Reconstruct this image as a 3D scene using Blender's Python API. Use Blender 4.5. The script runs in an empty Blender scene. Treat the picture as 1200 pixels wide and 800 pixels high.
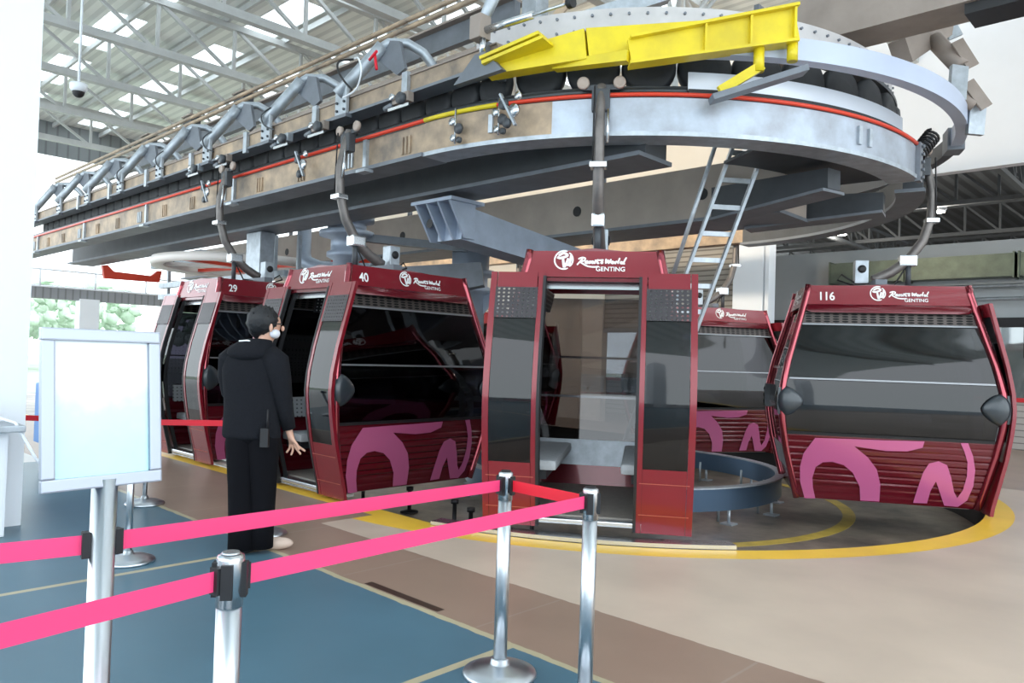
import bpy, bmesh, math, random
from mathutils import Vector, Matrix
random.seed(7)
PI=math.pi
S=bpy.context.scene; COL=S.collection
# ------------------------------------------------------------------ camera
FPX=890.; roll=math.radians(1.83); pitch=math.atan(18/890.); az=math.radians(43.7)
F0=Vector((-math.sin(az),math.cos(az),0)); R0=Vector((math.cos(az),math.sin(az),0)); UP=Vector((0,0,1))
Fv=(F0*math.cos(pitch)+UP*math.sin(pitch)).normalized(); U0=R0.cross(Fv)
Rv=R0*math.cos(roll)+U0*math.sin(roll); Uv=Rv.cross(Fv)
cd=bpy.data.cameras.new('camera'); cd.lens=36*FPX/1200; cd.sensor_width=36; cd.clip_end=400; cd.clip_start=.05
cam=bpy.data.objects.new('camera',cd); COL.objects.link(cam)
M=Matrix((( Rv.x,Uv.x,-Fv.x,0),(Rv.y,Uv.y,-Fv.y,0),(Rv.z,Uv.z,-Fv.z,1.45),(0,0,0,1)))
cam.matrix_world=M; S.camera=cam
# ------------------------------------------------------------------ world + exposure
w=bpy.data.worlds.new('overcast_sky'); S.world=w; w.use_nodes=True
nt=w.node_tree; bg=nt.nodes['Background']
tc=nt.nodes.new('ShaderNodeTexCoord'); sx=nt.nodes.new('ShaderNodeSeparateXYZ'); nt.links.new(tc.outputs['Generated'],sx.inputs[0])
cr=nt.nodes.new('ShaderNodeValToRGB'); nt.links.new(sx.outputs['Z'],cr.inputs[0])
cr.color_ramp.elements[0].position=0.0; cr.color_ramp.elements[0].color=(.80,.90,.95,1)
cr.color_ramp.elements[1].position=.5; cr.color_ramp.elements[1].color=(.86,.93,1,1)
nt.links.new(cr.outputs[0],bg.inputs[0]); bg.inputs[1].default_value=1.35
S.view_settings.view_transform='Standard'; S.view_settings.look='None'; S.view_settings.gamma=1; S.view_settings.use_curve_mapping=False
S.view_settings.exposure=1.5
# ------------------------------------------------------------------ materials
MT={}
def mat(name,col,rough=.5,metal=0.,noise=0.,nscale=4.,bump=0.,col2=None,spec=None,emit=None,coat=0.):
    if name in MT: return MT[name]
    m=bpy.data.materials.new(name); m.use_nodes=True; n=m.node_tree; b=n.nodes['Principled BSDF']; L=n.links
    b.inputs['Base Color'].default_value=(*col,1); b.inputs['Roughness'].default_value=rough; b.inputs['Metallic'].default_value=metal
    if spec is not None: b.inputs['Specular IOR Level'].default_value=spec
    if coat: b.inputs['Coat Weight'].default_value=coat; b.inputs['Coat Roughness'].default_value=.05
    if emit: b.inputs['Emission Color'].default_value=(*emit[:3],1); b.inputs['Emission Strength'].default_value=emit[3]
    if noise or col2:
        t=n.nodes.new('ShaderNodeTexCoord'); z=n.nodes.new('ShaderNodeTexNoise'); z.inputs['Scale'].default_value=nscale; z.inputs['Detail'].default_value=6; z.inputs['Roughness'].default_value=.6
        L.new(t.outputs['Object'],z.inputs['Vector'])
        r=n.nodes.new('ShaderNodeValToRGB'); r.color_ramp.elements[0].position=.3; r.color_ramp.elements[1].position=.7
        c2=col2 or tuple(c*(1-noise) for c in col)
        r.color_ramp.elements[0].color=(*c2,1); r.color_ramp.elements[1].color=(*col,1)
        L.new(z.outputs['Fac'],r.inputs[0]); L.new(r.outputs[0],b.inputs['Base Color'])
        if bump:
            bp=n.nodes.new('ShaderNodeBump'); bp.inputs['Strength'].default_value=bump; bp.inputs['Distance'].default_value=.02
            L.new(z.outputs['Fac'],bp.inputs['Height']); L.new(bp.outputs[0],b.inputs['Normal'])
    MT[name]=m; return m
def glassmat(name,tint,alpha,rough=.03):
    # thin pane: tinted transparency plus mirror-like reflection
    m=bpy.data.materials.new(name); m.use_nodes=True; n=m.node_tree; L=n.links
    for x in list(n.nodes): n.nodes.remove(x)
    o=n.nodes.new('ShaderNodeOutputMaterial'); tr=n.nodes.new('ShaderNodeBsdfTransparent'); tr.inputs[0].default_value=(*tint,1)
    g=n.nodes.new('ShaderNodeBsdfGlossy'); g.inputs['Roughness'].default_value=rough; g.inputs[0].default_value=(1,1,1,1)
    fr=n.nodes.new('ShaderNodeFresnel'); fr.inputs[0].default_value=1.38
    ad=n.nodes.new('ShaderNodeMath'); ad.operation='MULTIPLY_ADD'; ad.inputs[1].default_value=.85; ad.inputs[2].default_value=alpha
    L.new(fr.outputs[0],ad.inputs[0])
    mx=n.nodes.new('ShaderNodeMixShader'); L.new(ad.outputs[0],mx.inputs[0]); L.new(tr.outputs[0],mx.inputs[1]); L.new(g.outputs[0],mx.inputs[2]); L.new(mx.outputs[0],o.inputs[0])
    MT[name]=m; return m
def dotmat(name,col,hole,sc,rad,see=0.,metal=.4):
    # perforated sheet: rows of round holes
    m=mat(name,col,.4,metal); n=m.node_tree; L=n.links; b=n.nodes['Principled BSDF']
    t=n.nodes.new('ShaderNodeTexCoord'); s=n.nodes.new('ShaderNodeVectorMath'); s.operation='MULTIPLY'; s.inputs[1].default_value=sc
    L.new(t.outputs['Object'],s.inputs[0])
    v=n.nodes.new('ShaderNodeVectorMath'); v.operation='FRACTION'; L.new(s.outputs[0],v.inputs[0])
    d=n.nodes.new('ShaderNodeVectorMath'); d.operation='SUBTRACT'; d.inputs[1].default_value=tuple(.5 if q else 0 for q in sc); L.new(v.outputs[0],d.inputs[0])
    l=n.nodes.new('ShaderNodeVectorMath'); l.operation='LENGTH'; L.new(d.outputs[0],l.inputs[0])
    c=n.nodes.new('ShaderNodeMath'); c.operation='LESS_THAN'; c.inputs[1].default_value=rad; L.new(l.outputs['Value'],c.inputs[0])
    mx=n.nodes.new('ShaderNodeMix'); mx.data_type='RGBA'; mx.inputs[6].default_value=(*col,1); mx.inputs[7].default_value=(*hole,1)
    L.new(c.outputs[0],mx.inputs[0]); L.new(mx.outputs[2],b.inputs['Base Color'])
    if see:
        q=n.nodes.new('ShaderNodeMath'); q.operation='MULTIPLY_ADD'; q.inputs[1].default_value=-see; q.inputs[2].default_value=1; L.new(c.outputs[0],q.inputs[0]); L.new(q.outputs[0],b.inputs['Alpha'])
    return m
def stripemat(name,col,col2,axis,period,frac,rough=.5,metal=0.,bump=.4):
    # ribs / slats along one axis
    m=mat(name,col,rough,metal); n=m.node_tree; L=n.links; b=n.nodes['Principled BSDF']
    t=n.nodes.new('ShaderNodeTexCoord'); s=n.nodes.new('ShaderNodeSeparateXYZ'); L.new(t.outputs['Object'],s.inputs[0])
    a=n.nodes.new('ShaderNodeMath'); a.operation='MULTIPLY'; a.inputs[1].default_value=1/period; L.new(s.outputs[axis],a.inputs[0])
    f=n.nodes.new('ShaderNodeMath'); f.operation='FRACT'; L.new(a.outputs[0],f.inputs[0])
    r=n.nodes.new('ShaderNodeValToRGB'); r.color_ramp.elements[0].position=frac; r.color_ramp.elements[0].color=(*col2,1); r.color_ramp.elements[1].position=min(1,frac+.08); r.color_ramp.elements[1].color=(*col,1)
    L.new(f.outputs[0],r.inputs[0]); L.new(r.outputs[0],b.inputs['Base Color'])
    bp=n.nodes.new('ShaderNodeBump'); bp.inputs['Strength'].default_value=bump; bp.inputs['Distance'].default_value=.02; L.new(f.outputs[0],bp.inputs['Height']); L.new(bp.outputs[0],b.inputs['Normal'])
    return m
RED=mat('maroon_paint',(.135,.006,.014),.22,.25,coat=.6)
RED2=mat('bright_maroon_paint',(.22,.010,.020),.25,.15,coat=.5)
TUBE=mat('polished_maroon_tube',(.34,.04,.06),.12,.8,coat=1.)
PINK=mat('pink_livery',(.62,.14,.32),.25,.2,coat=.5)
WHITE=mat('white_lettering',(.9,.9,.9),.5)
GLASS=glassmat('smoked_glass',(.13,.125,.15),.025)
GLASSC=glassmat('clear_glass',(.75,.80,.80),.06)
BLK=mat('black_rubber',(.012,.012,.014),.55)
TYRE=mat('tyre_rubber',(.02,.022,.026),.6,0,.3,20)
DGREY=mat('slate_plastic',(.035,.045,.055),.28,.1,coat=.3)
SILV=mat('brushed_silver',(.62,.64,.66),.25,.95)
STEEL=mat('stainless_steel',(.60,.64,.68),.30,1.)
GALV=mat('galvanised_steel',(.50,.55,.60),.42,.55,.3,9)
GBLUE=mat('pale_blue_steel',(.42,.49,.60),.45,.35,.18,5)
GDARK=mat('dark_grey_steel',(.075,.082,.092),.5,.3,.25,4)
GMID=mat('mid_grey_steel',(.20,.22,.25),.5,.35,.25,4)
WEATH=mat('weathered_brown_steel',(.54,.40,.27),.55,.2,0,3.2,.05,(.20,.165,.135))
BROWNB=mat('taupe_beam_paint',(.36,.30,.26),.55,.1,.22,3)
YEL=mat('yellow_machine_paint',(.83,.66,.01),.4,0,.25,3,0,(.62,.48,.02))
RAILRED=mat('red_rail_edge',(.68,.05,.02),.4,.1)
GREENR=mat('green_guide',(.02,.20,.14),.5)
CREAM=mat('cream_wall_paint',(.78,.70,.60),.8,0,.05,1)
WWALL=mat('white_wall_paint',(.80,.80,.82),.7,0,.05,1)
WPANEL=mat('white_gloss_panel',(.86,.9,.95),.35)
CLOTH=mat('grey_upholstery',(.50,.53,.56),.7,0,.15,30,.1)
INT=mat('dark_cabin_lining',(.02,.022,.026),.5)
INFL=mat('grey_cabin_floor',(.30,.27,.24),.5,0,.2,20)
TAPE=mat('hot_pink_webbing',(.92,.055,.20),.55)
TAPER=mat('red_and_backlit_webbing',(.75,.01,.03),.55)  # backlit belts carry their shade in this red; lever and wall mark are red
JACK=mat('black_fleece',(.010,.011,.015),.9,0,.3,60,.2,None,.2)
TROU=mat('black_trousers',(.004,.004,.006),.9,spec=.15)
SKIN=mat('skin',(.62,.36,.26),.5)
HAIR=mat('black_hair',(.012,.013,.016),.55,0,.4,60,.4)
# ------------------------------------------------------------------ mesh builder
class MB:
    def __init__(s): s.b=bmesh.new(); s.sm=False
    def hull(s,pts,faces):
        v=[s.b.verts.new(p) for p in pts]
        for f in faces:
            try: s.b.faces.new([v[i] for i in f])
            except ValueError: pass
        return s
    def box(s,x0,x1,y0,y1,z0,z1,bev=0):
        P=[(x0,y0,z0),(x1,y0,z0),(x1,y1,z0),(x0,y1,z0),(x0,y0,z1),(x1,y0,z1),(x1,y1,z1),(x0,y1,z1)]
        v=[s.b.verts.new(p) for p in P]
        fs=[s.b.faces.new([v[i] for i in f]) for f in ((3,2,1,0),(4,5,6,7),(0,1,5,4),(1,2,6,5),(2,3,7,6),(3,0,4,7))]
        if bev:
            es=list({e for f in fs for e in f.edges}); bmesh.ops.bevel(s.b,geom=es,offset=bev,segments=2,affect='EDGES',profile=.7)
        return s
    def bar(s,p0,p1,w,h,up=(0,0,1),w1=None,h1=None):
        p0=Vector(p0);p1=Vector(p1);d=(p1-p0).normalized();u=Vector(up)
        if abs(d.dot(u))>.99: u=Vector((1,0,0))
        r=d.cross(u).normalized();u=r.cross(d); w1=w if w1 is None else w1;h1=h if h1 is None else h1
        P=[]
        for p,a,b in((p0,w,h),(p1,w1,h1)):
            for sx,sy in((-1,-1),(1,-1),(1,1),(-1,1)): P.append(p+r*sx*a/2+u*sy*b/2)
        return s.hull(P,[(3,2,1,0),(4,5,6,7),(0,1,5,4),(1,2,6,5),(2,3,7,6),(3,0,4,7)])
    def tube(s,pts,r,n=10,closed=False,cap=True):
        pts=[Vector(p) for p in pts]; N=len(pts); rs=r if isinstance(r,(list,tuple)) else [r]*N
        ring=[];pu=None
        for i,p in enumerate(pts):
            a=pts[(i-1)%N] if (closed or i>0) else p; b=pts[(i+1)%N] if (closed or i<N-1) else p
            d=(b-a); d=d.normalized() if d.length>1e-9 else Vector((0,0,1))
            if pu is None:
                pu=Vector((0,0,1)) if abs(d.z)<.9 else Vector((1,0,0))
            u=(pu-d*pu.dot(d)); u=u.normalized() if u.length>1e-6 else d.orthogonal().normalized(); pu=u; q=d.cross(u)
            ring.append([s.b.verts.new(p+(u*math.cos(2*PI*k/n)+q*math.sin(2*PI*k/n))*rs[i]) for k in range(n)])
        M_=N if closed else N-1
        for i in range(M_):
            A=ring[i];B=ring[(i+1)%N]
            for k in range(n):
                f=s.b.faces.new((A[k],A[(k+1)%n],B[(k+1)%n],B[k])); f.smooth=True
        if cap and not closed: s.b.faces.new(ring[0][::-1]); s.b.faces.new(ring[-1])
        return s
    def lathe(s,prof,c=(0,0,0),n=32,axis='z'):
        # prof: list of (radius, height)
        c=Vector(c);rr=[]
        for r,h in prof:
            L=[]
            for k in range(n):
                a=2*PI*k/n; x,y=r*math.cos(a),r*math.sin(a)
                v={'z':(x,y,h),'x':(h,x,y),'y':(x,h,y)}[axis]
                L.append(s.b.verts.new(c+Vector(v)))
            rr.append(L)
        for i in range(len(rr)-1):
            for k in range(n):
                f=s.b.faces.new((rr[i][k],rr[i][(k+1)%n],rr[i+1][(k+1)%n],rr[i+1][k])); f.smooth=True
        loop_=prof[0]==prof[-1]
        if prof[0][0]>1e-4 and not loop_: s.b.faces.new(rr[0][::-1])
        if prof[-1][0]>1e-4 and not loop_: s.b.faces.new(rr[-1])
        return s
    def prism(s,poly,fn,t0,t1):
        # poly 2D points, fn(u,v,t)->3D
        a=[s.b.verts.new(fn(u,v,t0)) for u,v in poly]; b=[s.b.verts.new(fn(u,v,t1)) for u,v in poly]; n=len(poly)
        f1=s.b.faces.new(a[::-1]); f2=s.b.faces.new(b)
        for i in range(n): s.b.faces.new((a[i],a[(i+1)%n],b[(i+1)%n],b[i]))
        return s
    def ell(s,c,r,seg=20,rings=12,rot=None):
        q=bmesh.ops.create_uvsphere(s.b,u_segments=seg,v_segments=rings,radius=1)
        m=Matrix.Translation(Vector(c))@(rot or Matrix.Identity(4))@Matrix.Diagonal((*r,1))
        bmesh.ops.transform(s.b,matrix=m,verts=q['verts'])
        for v in q['verts']:
            for f in v.link_faces: f.smooth=True
        return s
    def loft(s,secs,n=20,cap=True):
        # secs: (center, rx, ry, rotz, exponent)
        rr=[]
        for c,rx,ry,rz in secs:
            c=Vector(c); L=[]
            for k in range(n):
                a=2*PI*k/n; x,y=rx*math.cos(a),ry*math.sin(a)
                L.append(s.b.verts.new(c+Vector((x*math.cos(rz)-y*math.sin(rz),x*math.sin(rz)+y*math.cos(rz),0))))
            rr.append(L)
        for i in range(len(rr)-1):
            for k in range(n):
                f=s.b.faces.new((rr[i][k],rr[i][(k+1)%n],rr[i+1][(k+1)%n],rr[i+1][k])); f.smooth=True
        if cap: s.b.faces.new(rr[0][::-1]); s.b.faces.new(rr[-1])
        return s
    def grid(s,rows,smooth=True):
        R=[[s.b.verts.new(p) for p in r] for r in rows]
        for i in range(len(R)-1):
            for k in range(len(R[i])-1):
                f=s.b.faces.new((R[i][k],R[i][k+1],R[i+1][k+1],R[i+1][k])); f.smooth=smooth
        return s
    def slab(s,rows,nrm,t,smooth=True):
        # a curved sheet with thickness t along -nrm
        nrm=Vector(nrm); A=[[s.b.verts.new(Vector(p)) for p in r] for r in rows]; B=[[s.b.verts.new(Vector(p)-nrm*t) for p in r] for r in rows]
        nr=len(A);nc=len(A[0])
        for i in range(nr-1):
            for k in range(nc-1):
                f=s.b.faces.new((A[i][k],A[i][k+1],A[i+1][k+1],A[i+1][k])); f.smooth=smooth
                f=s.b.faces.new((B[i][k],B[i+1][k],B[i+1][k+1],B[i][k+1])); f.smooth=smooth
        def side(a,b): # rim faces get their own vertices so that the sheet keeps clean normals
            for i in range(len(a)-1): s.b.faces.new([s.b.verts.new(q.co) for q in (a[i],a[i+1],b[i+1],b[i])])
        side([r[0] for r in A],[r[0] for r in B]); side([r[-1] for r in A],[r[-1] for r in B]); side(A[0],B[0]); side(A[-1],B[-1])
        return s
    def build(s,name,m,parent=None,fix=True,sharp=None):
        if fix: bmesh.ops.recalc_face_normals(s.b,faces=s.b.faces)
        me=bpy.data.meshes.new(name); s.b.to_mesh(me); s.b.free(); me.materials.append(m)
        o=bpy.data.objects.new(name,me); COL.objects.link(o)
        if parent: o.parent=parent
        return o
def tag(o,label=None,cat=None,group=None,kind=None):
    if label: o['label']=label
    if cat: o['category']=cat
    if group: o['group']=group
    if kind: o['kind']=kind
    return o
def struct(o): o['kind']='structure'; return o
def thing(name,label,cat,loc=(0,0,0),rz=0,group=None):
    o=bpy.data.objects.new(name,None); COL.objects.link(o); o.location=loc; o.rotation_euler=(0,0,rz); o.empty_display_size=.1
    return tag(o,label,cat,group)
def kids(o): return [c for c in bpy.data.objects if c.parent==o]
def copytree(o,parent=None):
    c=o.copy(); COL.objects.link(c)
    if parent: c.parent=parent
    for ch in kids(o):
        if ch!=c: copytree(ch,c)
    return c
# ------------------------------------------------------------------ loop geometry
CX,CY=-5.9,8.3
def loop(R,x0=-24.,n=64,a0=-90,a1=90,straight=True,back=True):
    P=[]
    if straight: P+= [(x0,CY-R),(CX-.01,CY-R)] if a0==-90 else []
    for i in range(n+1):
        a=math.radians(a0+(a1-a0)*i/n); P.append((CX+R*math.cos(a),CY+R*math.sin(a)))
    if straight and back: P+=[(x0,CY+R)]
    return P
def arc_sweep(mb,Ri,Ro,z0,z1,a0=-90,a1=90,n=48,c=(CX,CY)):
    # rectangular section bent round an arc; each side has its own vertices so that edges stay crisp
    cor=((Ri,z0),(Ro,z0),(Ro,z1),(Ri,z1)); full=abs(a1-a0)>=360
    for k in range(4):
        prev=None
        for i in range(n+1):
            a=math.radians(a0+(a1-a0)*i/n);cs,sn=math.cos(a),math.sin(a)
            v=[mb.b.verts.new((c[0]+r*cs,c[1]+r*sn,z)) for r,z in(cor[k],cor[(k+1)%4])]
            if prev: f=mb.b.faces.new((prev[0],v[0],v[1],prev[1])); f.smooth=True
            prev=v
    if not full:
        for a in(a0,a1):
            a=math.radians(a); mb.b.faces.new([mb.b.verts.new((c[0]+r*math.cos(a),c[1]+r*math.sin(a),z)) for r,z in cor])
    return mb
def pxpt(x,y,d):
    return Vector((0,0,1.45))+(Fv+Rv*((x-600)/FPX)-Uv*((y-400)/FPX))*d
def arcpt(R,a,z): a=math.radians(a); return (CX+R*math.cos(a),CY+R*math.sin(a),z)
# ================================================================== FLOOR
def floor_material():
    m=mat('painted_station_floor',(.5,.5,.5),.38); n=m.node_tree; L=n.links; b=n.nodes['Principled BSDF']
    t=n.nodes.new('ShaderNodeTexCoord'); s=n.nodes.new('ShaderNodeSeparateXYZ'); L.new(t.outputs['Object'],s.inputs[0]); X,Y=s.outputs[0],s.outputs[1]
    def mth(op,a,bv=None,c=None):
        q=n.nodes.new('ShaderNodeMath'); q.operation=op
        for i,v in enumerate((a,bv,c)):
            if v is None: continue
            if isinstance(v,(int,float)): q.inputs[i].default_value=v
            else: L.new(v,q.inputs[i])
        return q.outputs[0]
    gt=lambda a,v: mth('GREATER_THAN',a,v); lt=lambda a,v: mth('LESS_THAN',a,v); mul=lambda a,c: mth('MULTIPLY',a,c); mx=lambda a,c: mth('MAXIMUM',a,c)
    band=lambda a,v0,v1: mul(gt(a,v0),lt(a,v1))
    # slightly worn edges
    nz=n.nodes.new('ShaderNodeTexNoise'); nz.inputs['Scale'].default_value=9; nz.inputs['Detail'].default_value=5; L.new(t.outputs['Object'],nz.inputs['Vector'])
    wob=mth('MULTIPLY_ADD',nz.outputs['Fac'],.03,-.015); Yw=mth('ADD',Y,wob)
    r=mth('SQRT',mth('ADD',mth('POWER',mth('SUBTRACT',X,-5.95),2),mth('POWER',mth('SUBTRACT',Y,8.28),2)))
    cur=None
    def col(c,mask,base,c2=None):
        q=n.nodes.new('ShaderNodeMix'); q.data_type='RGBA'
        L.new(mask,q.inputs[0])
        if isinstance(base,tuple): q.inputs[6].default_value=(*base,1)
        else: L.new(base,q.inputs[6])
        q.inputs[7].default_value=(*c,1); return q.outputs[2]
    cream=(.62,.50,.40); brown=(.33,.225,.17); blue=(.085,.175,.235); yell=(1.,.62,.06); line=(.50,.44,.29); pale=(.55,.56,.56); tan=(.40,.30,.235)
    c=col(brown,lt(Yw,3.57),cream)
    c=col(brown,mul(lt(X,-5.57),lt(Y,4.3)),c)
    c=col(tan,gt(Y,11.2),c)
    c=col(blue,mul(lt(Y,2.82),gt(X,-10.5)),c)
    c=col(pale,lt(X,-10.5),c) if False else col(pale,mul(lt(Y,2.82),lt(X,-10.5)),c)
    dark=mul(band(Y,2.86,2.92),band(X,-3.95,-3.25))
    c=col(line,mul(band(Yw,2.80,2.845),gt(X,-10.5)),c)
    c=col(line,mul(mx(band(X,-5.11,-5.06),band(X,-2.65,-2.60)),lt(Y,2.82)),c)
    c=col((.06,.035,.025),dark,c)
    ring=mul(lt(r,4.42),gt(X,-5.57)); st=mul(band(Y,4.10,4.32),lt(X,-5.2))
    c=col(yell,mul(mx(ring,st),lt(X,5.)),c)
    # expansion joints of the brown band
    jo=mul(band(mth('FRACT',mth('MULTIPLY_ADD',X,.8,.35)),.0,.012),band(Y,2.86,3.56)); c=col((.36,.27,.22),jo,c)
    # dirt
    z2=n.nodes.new('ShaderNodeTexNoise'); z2.inputs['Scale'].default_value=1.3; z2.inputs['Detail'].default_value=8; L.new(t.outputs['Object'],z2.inputs['Vector'])
    rp=n.nodes.new('ShaderNodeValToRGB'); rp.color_ramp.elements[0].position=.3; rp.color_ramp.elements[0].color=(.82,.82,.82,1); rp.color_ramp.elements[1].position=.7; rp.color_ramp.elements[1].color=(1,1,1,1); L.new(z2.outputs['Fac'],rp.inputs[0])
    q=n.nodes.new('ShaderNodeMix'); q.data_type='RGBA'; q.blend_type='MULTIPLY'; q.inputs[0].default_value=1; L.new(c,q.inputs[6]); L.new(rp.outputs[0],q.inputs[7])
    L.new(q.outputs[2],b.inputs['Base Color'])
    return m
pit=[(-30,4.30)]+[(x,4.30) for x in (-5.97,)]
ang0=-88
pr=[( -5.95+4.17*math.cos(math.radians(a)), 8.28+4.17*math.sin(math.radians(a))) for a in range(-72,91,3)]
pit=[(-30,4.30),(-4.78,4.30)]+pr+[(-30,12.45)]
mb=MB()
def quad(*P): mb.b.faces.new([mb.b.verts.new((x,y,0)) for x,y in P])
quad((-30,-12),(14,-12),(14,4.30),(-30,4.30)); quad((-30,12.45),(14,12.45),(14,46),(-30,46))
for (xa,ya),(xb,yb) in zip(pit[1:-2],pit[2:-1]): quad((xa,ya),(14,ya),(14,yb),(xb,yb))
struct(mb.build('floor',floor_material()))
PITM=mat('stained_pit_floor',(.33,.27,.21),.42,0,0,1.6,.1,(.055,.05,.046))
mb=MB(); v0=[mb.b.verts.new((x,y,0)) for x,y in pit]; v1=[mb.b.verts.new((x,y,-.3)) for x,y in pit]
for i in range(len(pit)-1): mb.b.faces.new((v0[i],v0[i+1],v1[i+1],v1[i]))
struct(mb.build('trim_1',mat('black_pit_wall',(.02,.02,.02),.7)))
mb=MB()
for (xa,ya),(xb,yb) in zip(pit[1:-2],pit[2:-1]): mb.b.faces.new([mb.b.verts.new((x,y,-.3)) for x,y in ((-30,ya),(xa,ya),(xb,yb),(-30,yb))])
o=mb.build('floor',PITM); struct(o); o['label']='sunken concrete floor of the cabin track'
# painted arc on the pit floor
mb=MB(); arc_sweep(mb,2.72,2.86,-.3,-.295,-85,75,40); tag(mb.build('painted_guide_line',mat('faded_yellow_paint',(.62,.45,.08),.5,0,.3,6)),'faded yellow arc painted on the sunken floor inside the turn','floor marking')
# silver door sills along the edge
mb=MB(); arc_sweep(mb,4.0,4.16,.005,.035,-76,-41,24,(-5.95,8.28)); tag(mb.build('edge_plate',SILV),'curved silver edge plate along the yellow line by the open cabin','edge plate')
mb=MB().box(-13,-6.4,4.33,4.47,.0,.03,.005); tag(mb.build('edge_plate',mat('pale_edge_strip',(.7,.66,.6),.5)),'long pale edge strip beside the straight yellow line under cabins 29 and 40','edge plate')
# guide ring of the turn
t=thing('guide_rail_ring','low steel blue guide ring on short legs inside the turn','guide rail',(0,0,0))
mb=MB(); arc_sweep(mb,1.98,2.03,-.14,.10,-180,180,72); mb.build('band',mat('blue_grey_band',(.12,.19,.29),.28,.75),t)
mb=MB(); arc_sweep(mb,1.95,2.06,.10,.115,-180,180,72); mb.build('rim',GALV,t)
for k in range(14):
    a=k*360/14+8; x,y,_=arcpt(2.0,a,0)
    mb=MB(); mb.tube([(x,y,-.3),(x,y,-.12)],.018,8); x2,y2,_=arcpt(1.84,a,0); mb.tube([(x2,y2,-.3),(x2,y2,-.02)],.016,8); mb.box(x-.07,x+.07,y-.07,y+.07,-.3,-.285); mb.build('leg',GALV,t)
# bolted feet under cabin 40
for i,(x,y) in enumerate(((-5.35,5.1),(-5.75,5.25),(-6.6,5.35),(-7.4,5.3),(-5.0,5.6))):
    mb=MB(); mb.lathe([(.10,-.3),(.10,-.285),(.03,-.27),(.022,-.27),(.022,-.06),(.04,-.06),(.04,-.02)],(x,y,0),12)
    tag(mb.build('track_foot',BLK),'short black bolted foot standing on the sunken floor near the yellow edge','track foot','black feet of the lower track')
# ================================================================== WALLS
ROOFZ=8.1; TX=[-6.2+2.9-2.9*i for i in range(9)]
mb=MB(); mb.box(-22,-11.4,14.5,14.7,0,ROOFZ); mb.box(-11.4,-7.45,14.5,14.7,5.6,ROOFZ); mb.box(-11.4,-10.9,14.5,14.7,0,5.6); struct(mb.build('wall_back',CREAM))
mb=MB(); mb.box(-7.45,14,14.5,14.7,4.86,ROOFZ); struct(mb.build('wall_fascia',WWALL))
mb=MB(); mb.box(-7.42,-6.78,14.2,14.75,0,4.9); mb.box(-6.74,-6.66,14.2,14.3,0,4.9); struct(mb.build('wall_column',WPANEL))
SHUT=stripemat('roller_shutter_slats',(.36,.33,.29),(.17,.15,.13),2,.11,.25,.5,.3)
o=MB().box(-10.9,-7.45,14.56,14.62,2.2,5.6).build('roller_shutter',SHUT); tag(o,'partly lowered brown grey roller shutter beside the white column','shutter')
MB().box(-10.9,-7.45,14.53,14.65,2.1,2.2).build('bottom_rail',GMID,o)
# adjoining hall
mb=MB(); mb.box(-14,14,17.0,17.15,2.50,4.0); struct(mb.build('wall_hall_upper',mat('pale_grey_cladding',(.42,.45,.47),.6,0,.08,2)))
mb=MB(); mb.box(-14,14,16.95,17.2,2.32,2.50); struct(mb.build('trim_2',BLK))
mb=MB(); mb.box(-14,14,17.0,17.1,0,.9); struct(mb.build('wall_hall_lower',stripemat('grey_slatted_wall',(.40,.38,.37),(.16,.15,.15),2,.12,.12)))
o=MB().box(-14,14,16.97,17.0,.9,.98).build('trim_3',mat('red_rail_strip',(.55,.02,.03),.4)); struct(o)
t=bpy.data.objects.new('window_1',None); COL.objects.link(t); struct(t)
MB().box(-14,14,17.04,17.06,.98,2.32).build('window_pane',glassmat('hall_window_glass',(.8,.85,.87),.12),t)
mb=MB()
for k in range(14): x=-13.6+k*2.05; mb.box(x,x+.06,17.0,17.1,.98,2.32)
mb.build('window_frame',WPANEL,t)
struct(MB().box(-14,14,21,21.2,0,4.0).build('wall_far',mat('far_room_wall',(.52,.55,.56),.7)))
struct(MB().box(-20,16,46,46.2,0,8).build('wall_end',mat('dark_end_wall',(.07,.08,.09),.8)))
struct(MB().box(-22,16,14.7,46,6.3,6.4).build('ceiling_hall',stripemat('dark_metal_deck',(.085,.095,.105),(.04,.045,.05),0,.35,.5)))
def lattice(name,p0,p1,dep,n,m,label,cat,group,r=.045,parentkind=None):
    p0=Vector(p0);p1=Vector(p1); mb=MB(); up=Vector((0,0,dep))
    mb.bar(p0,p1,r*2.2,r*1.8); mb.bar(p0+up,p1+up,r*2.2,r*1.8)
    for i in range(n):
        a=p0.lerp(p1,i/n);b=p0.lerp(p1,(i+1)/n)
        mb.bar(a,a+up,r,r)
        mb.bar(a+up,b,r,r)
    mb.bar(p1,p1+up,r,r)
    o=mb.build(name,m); return tag(o,label,cat,group)
TR=mat('hall_truss_grey',(.13,.14,.15),.5,.2)
for y in (19.5,24,30,37):
    lattice('roof_truss',(-20,y,5.3),(14,y,5.3),.8,40,TR,'long dark lattice truss under the ceiling of the adjoining hall','truss','dark trusses of the adjoining hall',.055)
for x in (-8.5,-3.2,2.6):
    lattice('cross_truss',(x,15.2,5.2),(x,29,5.2),.7,18,TR,'dark lattice truss crossing the adjoining hall away from the track','truss','crossing trusses of the adjoining hall',.05)
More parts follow.
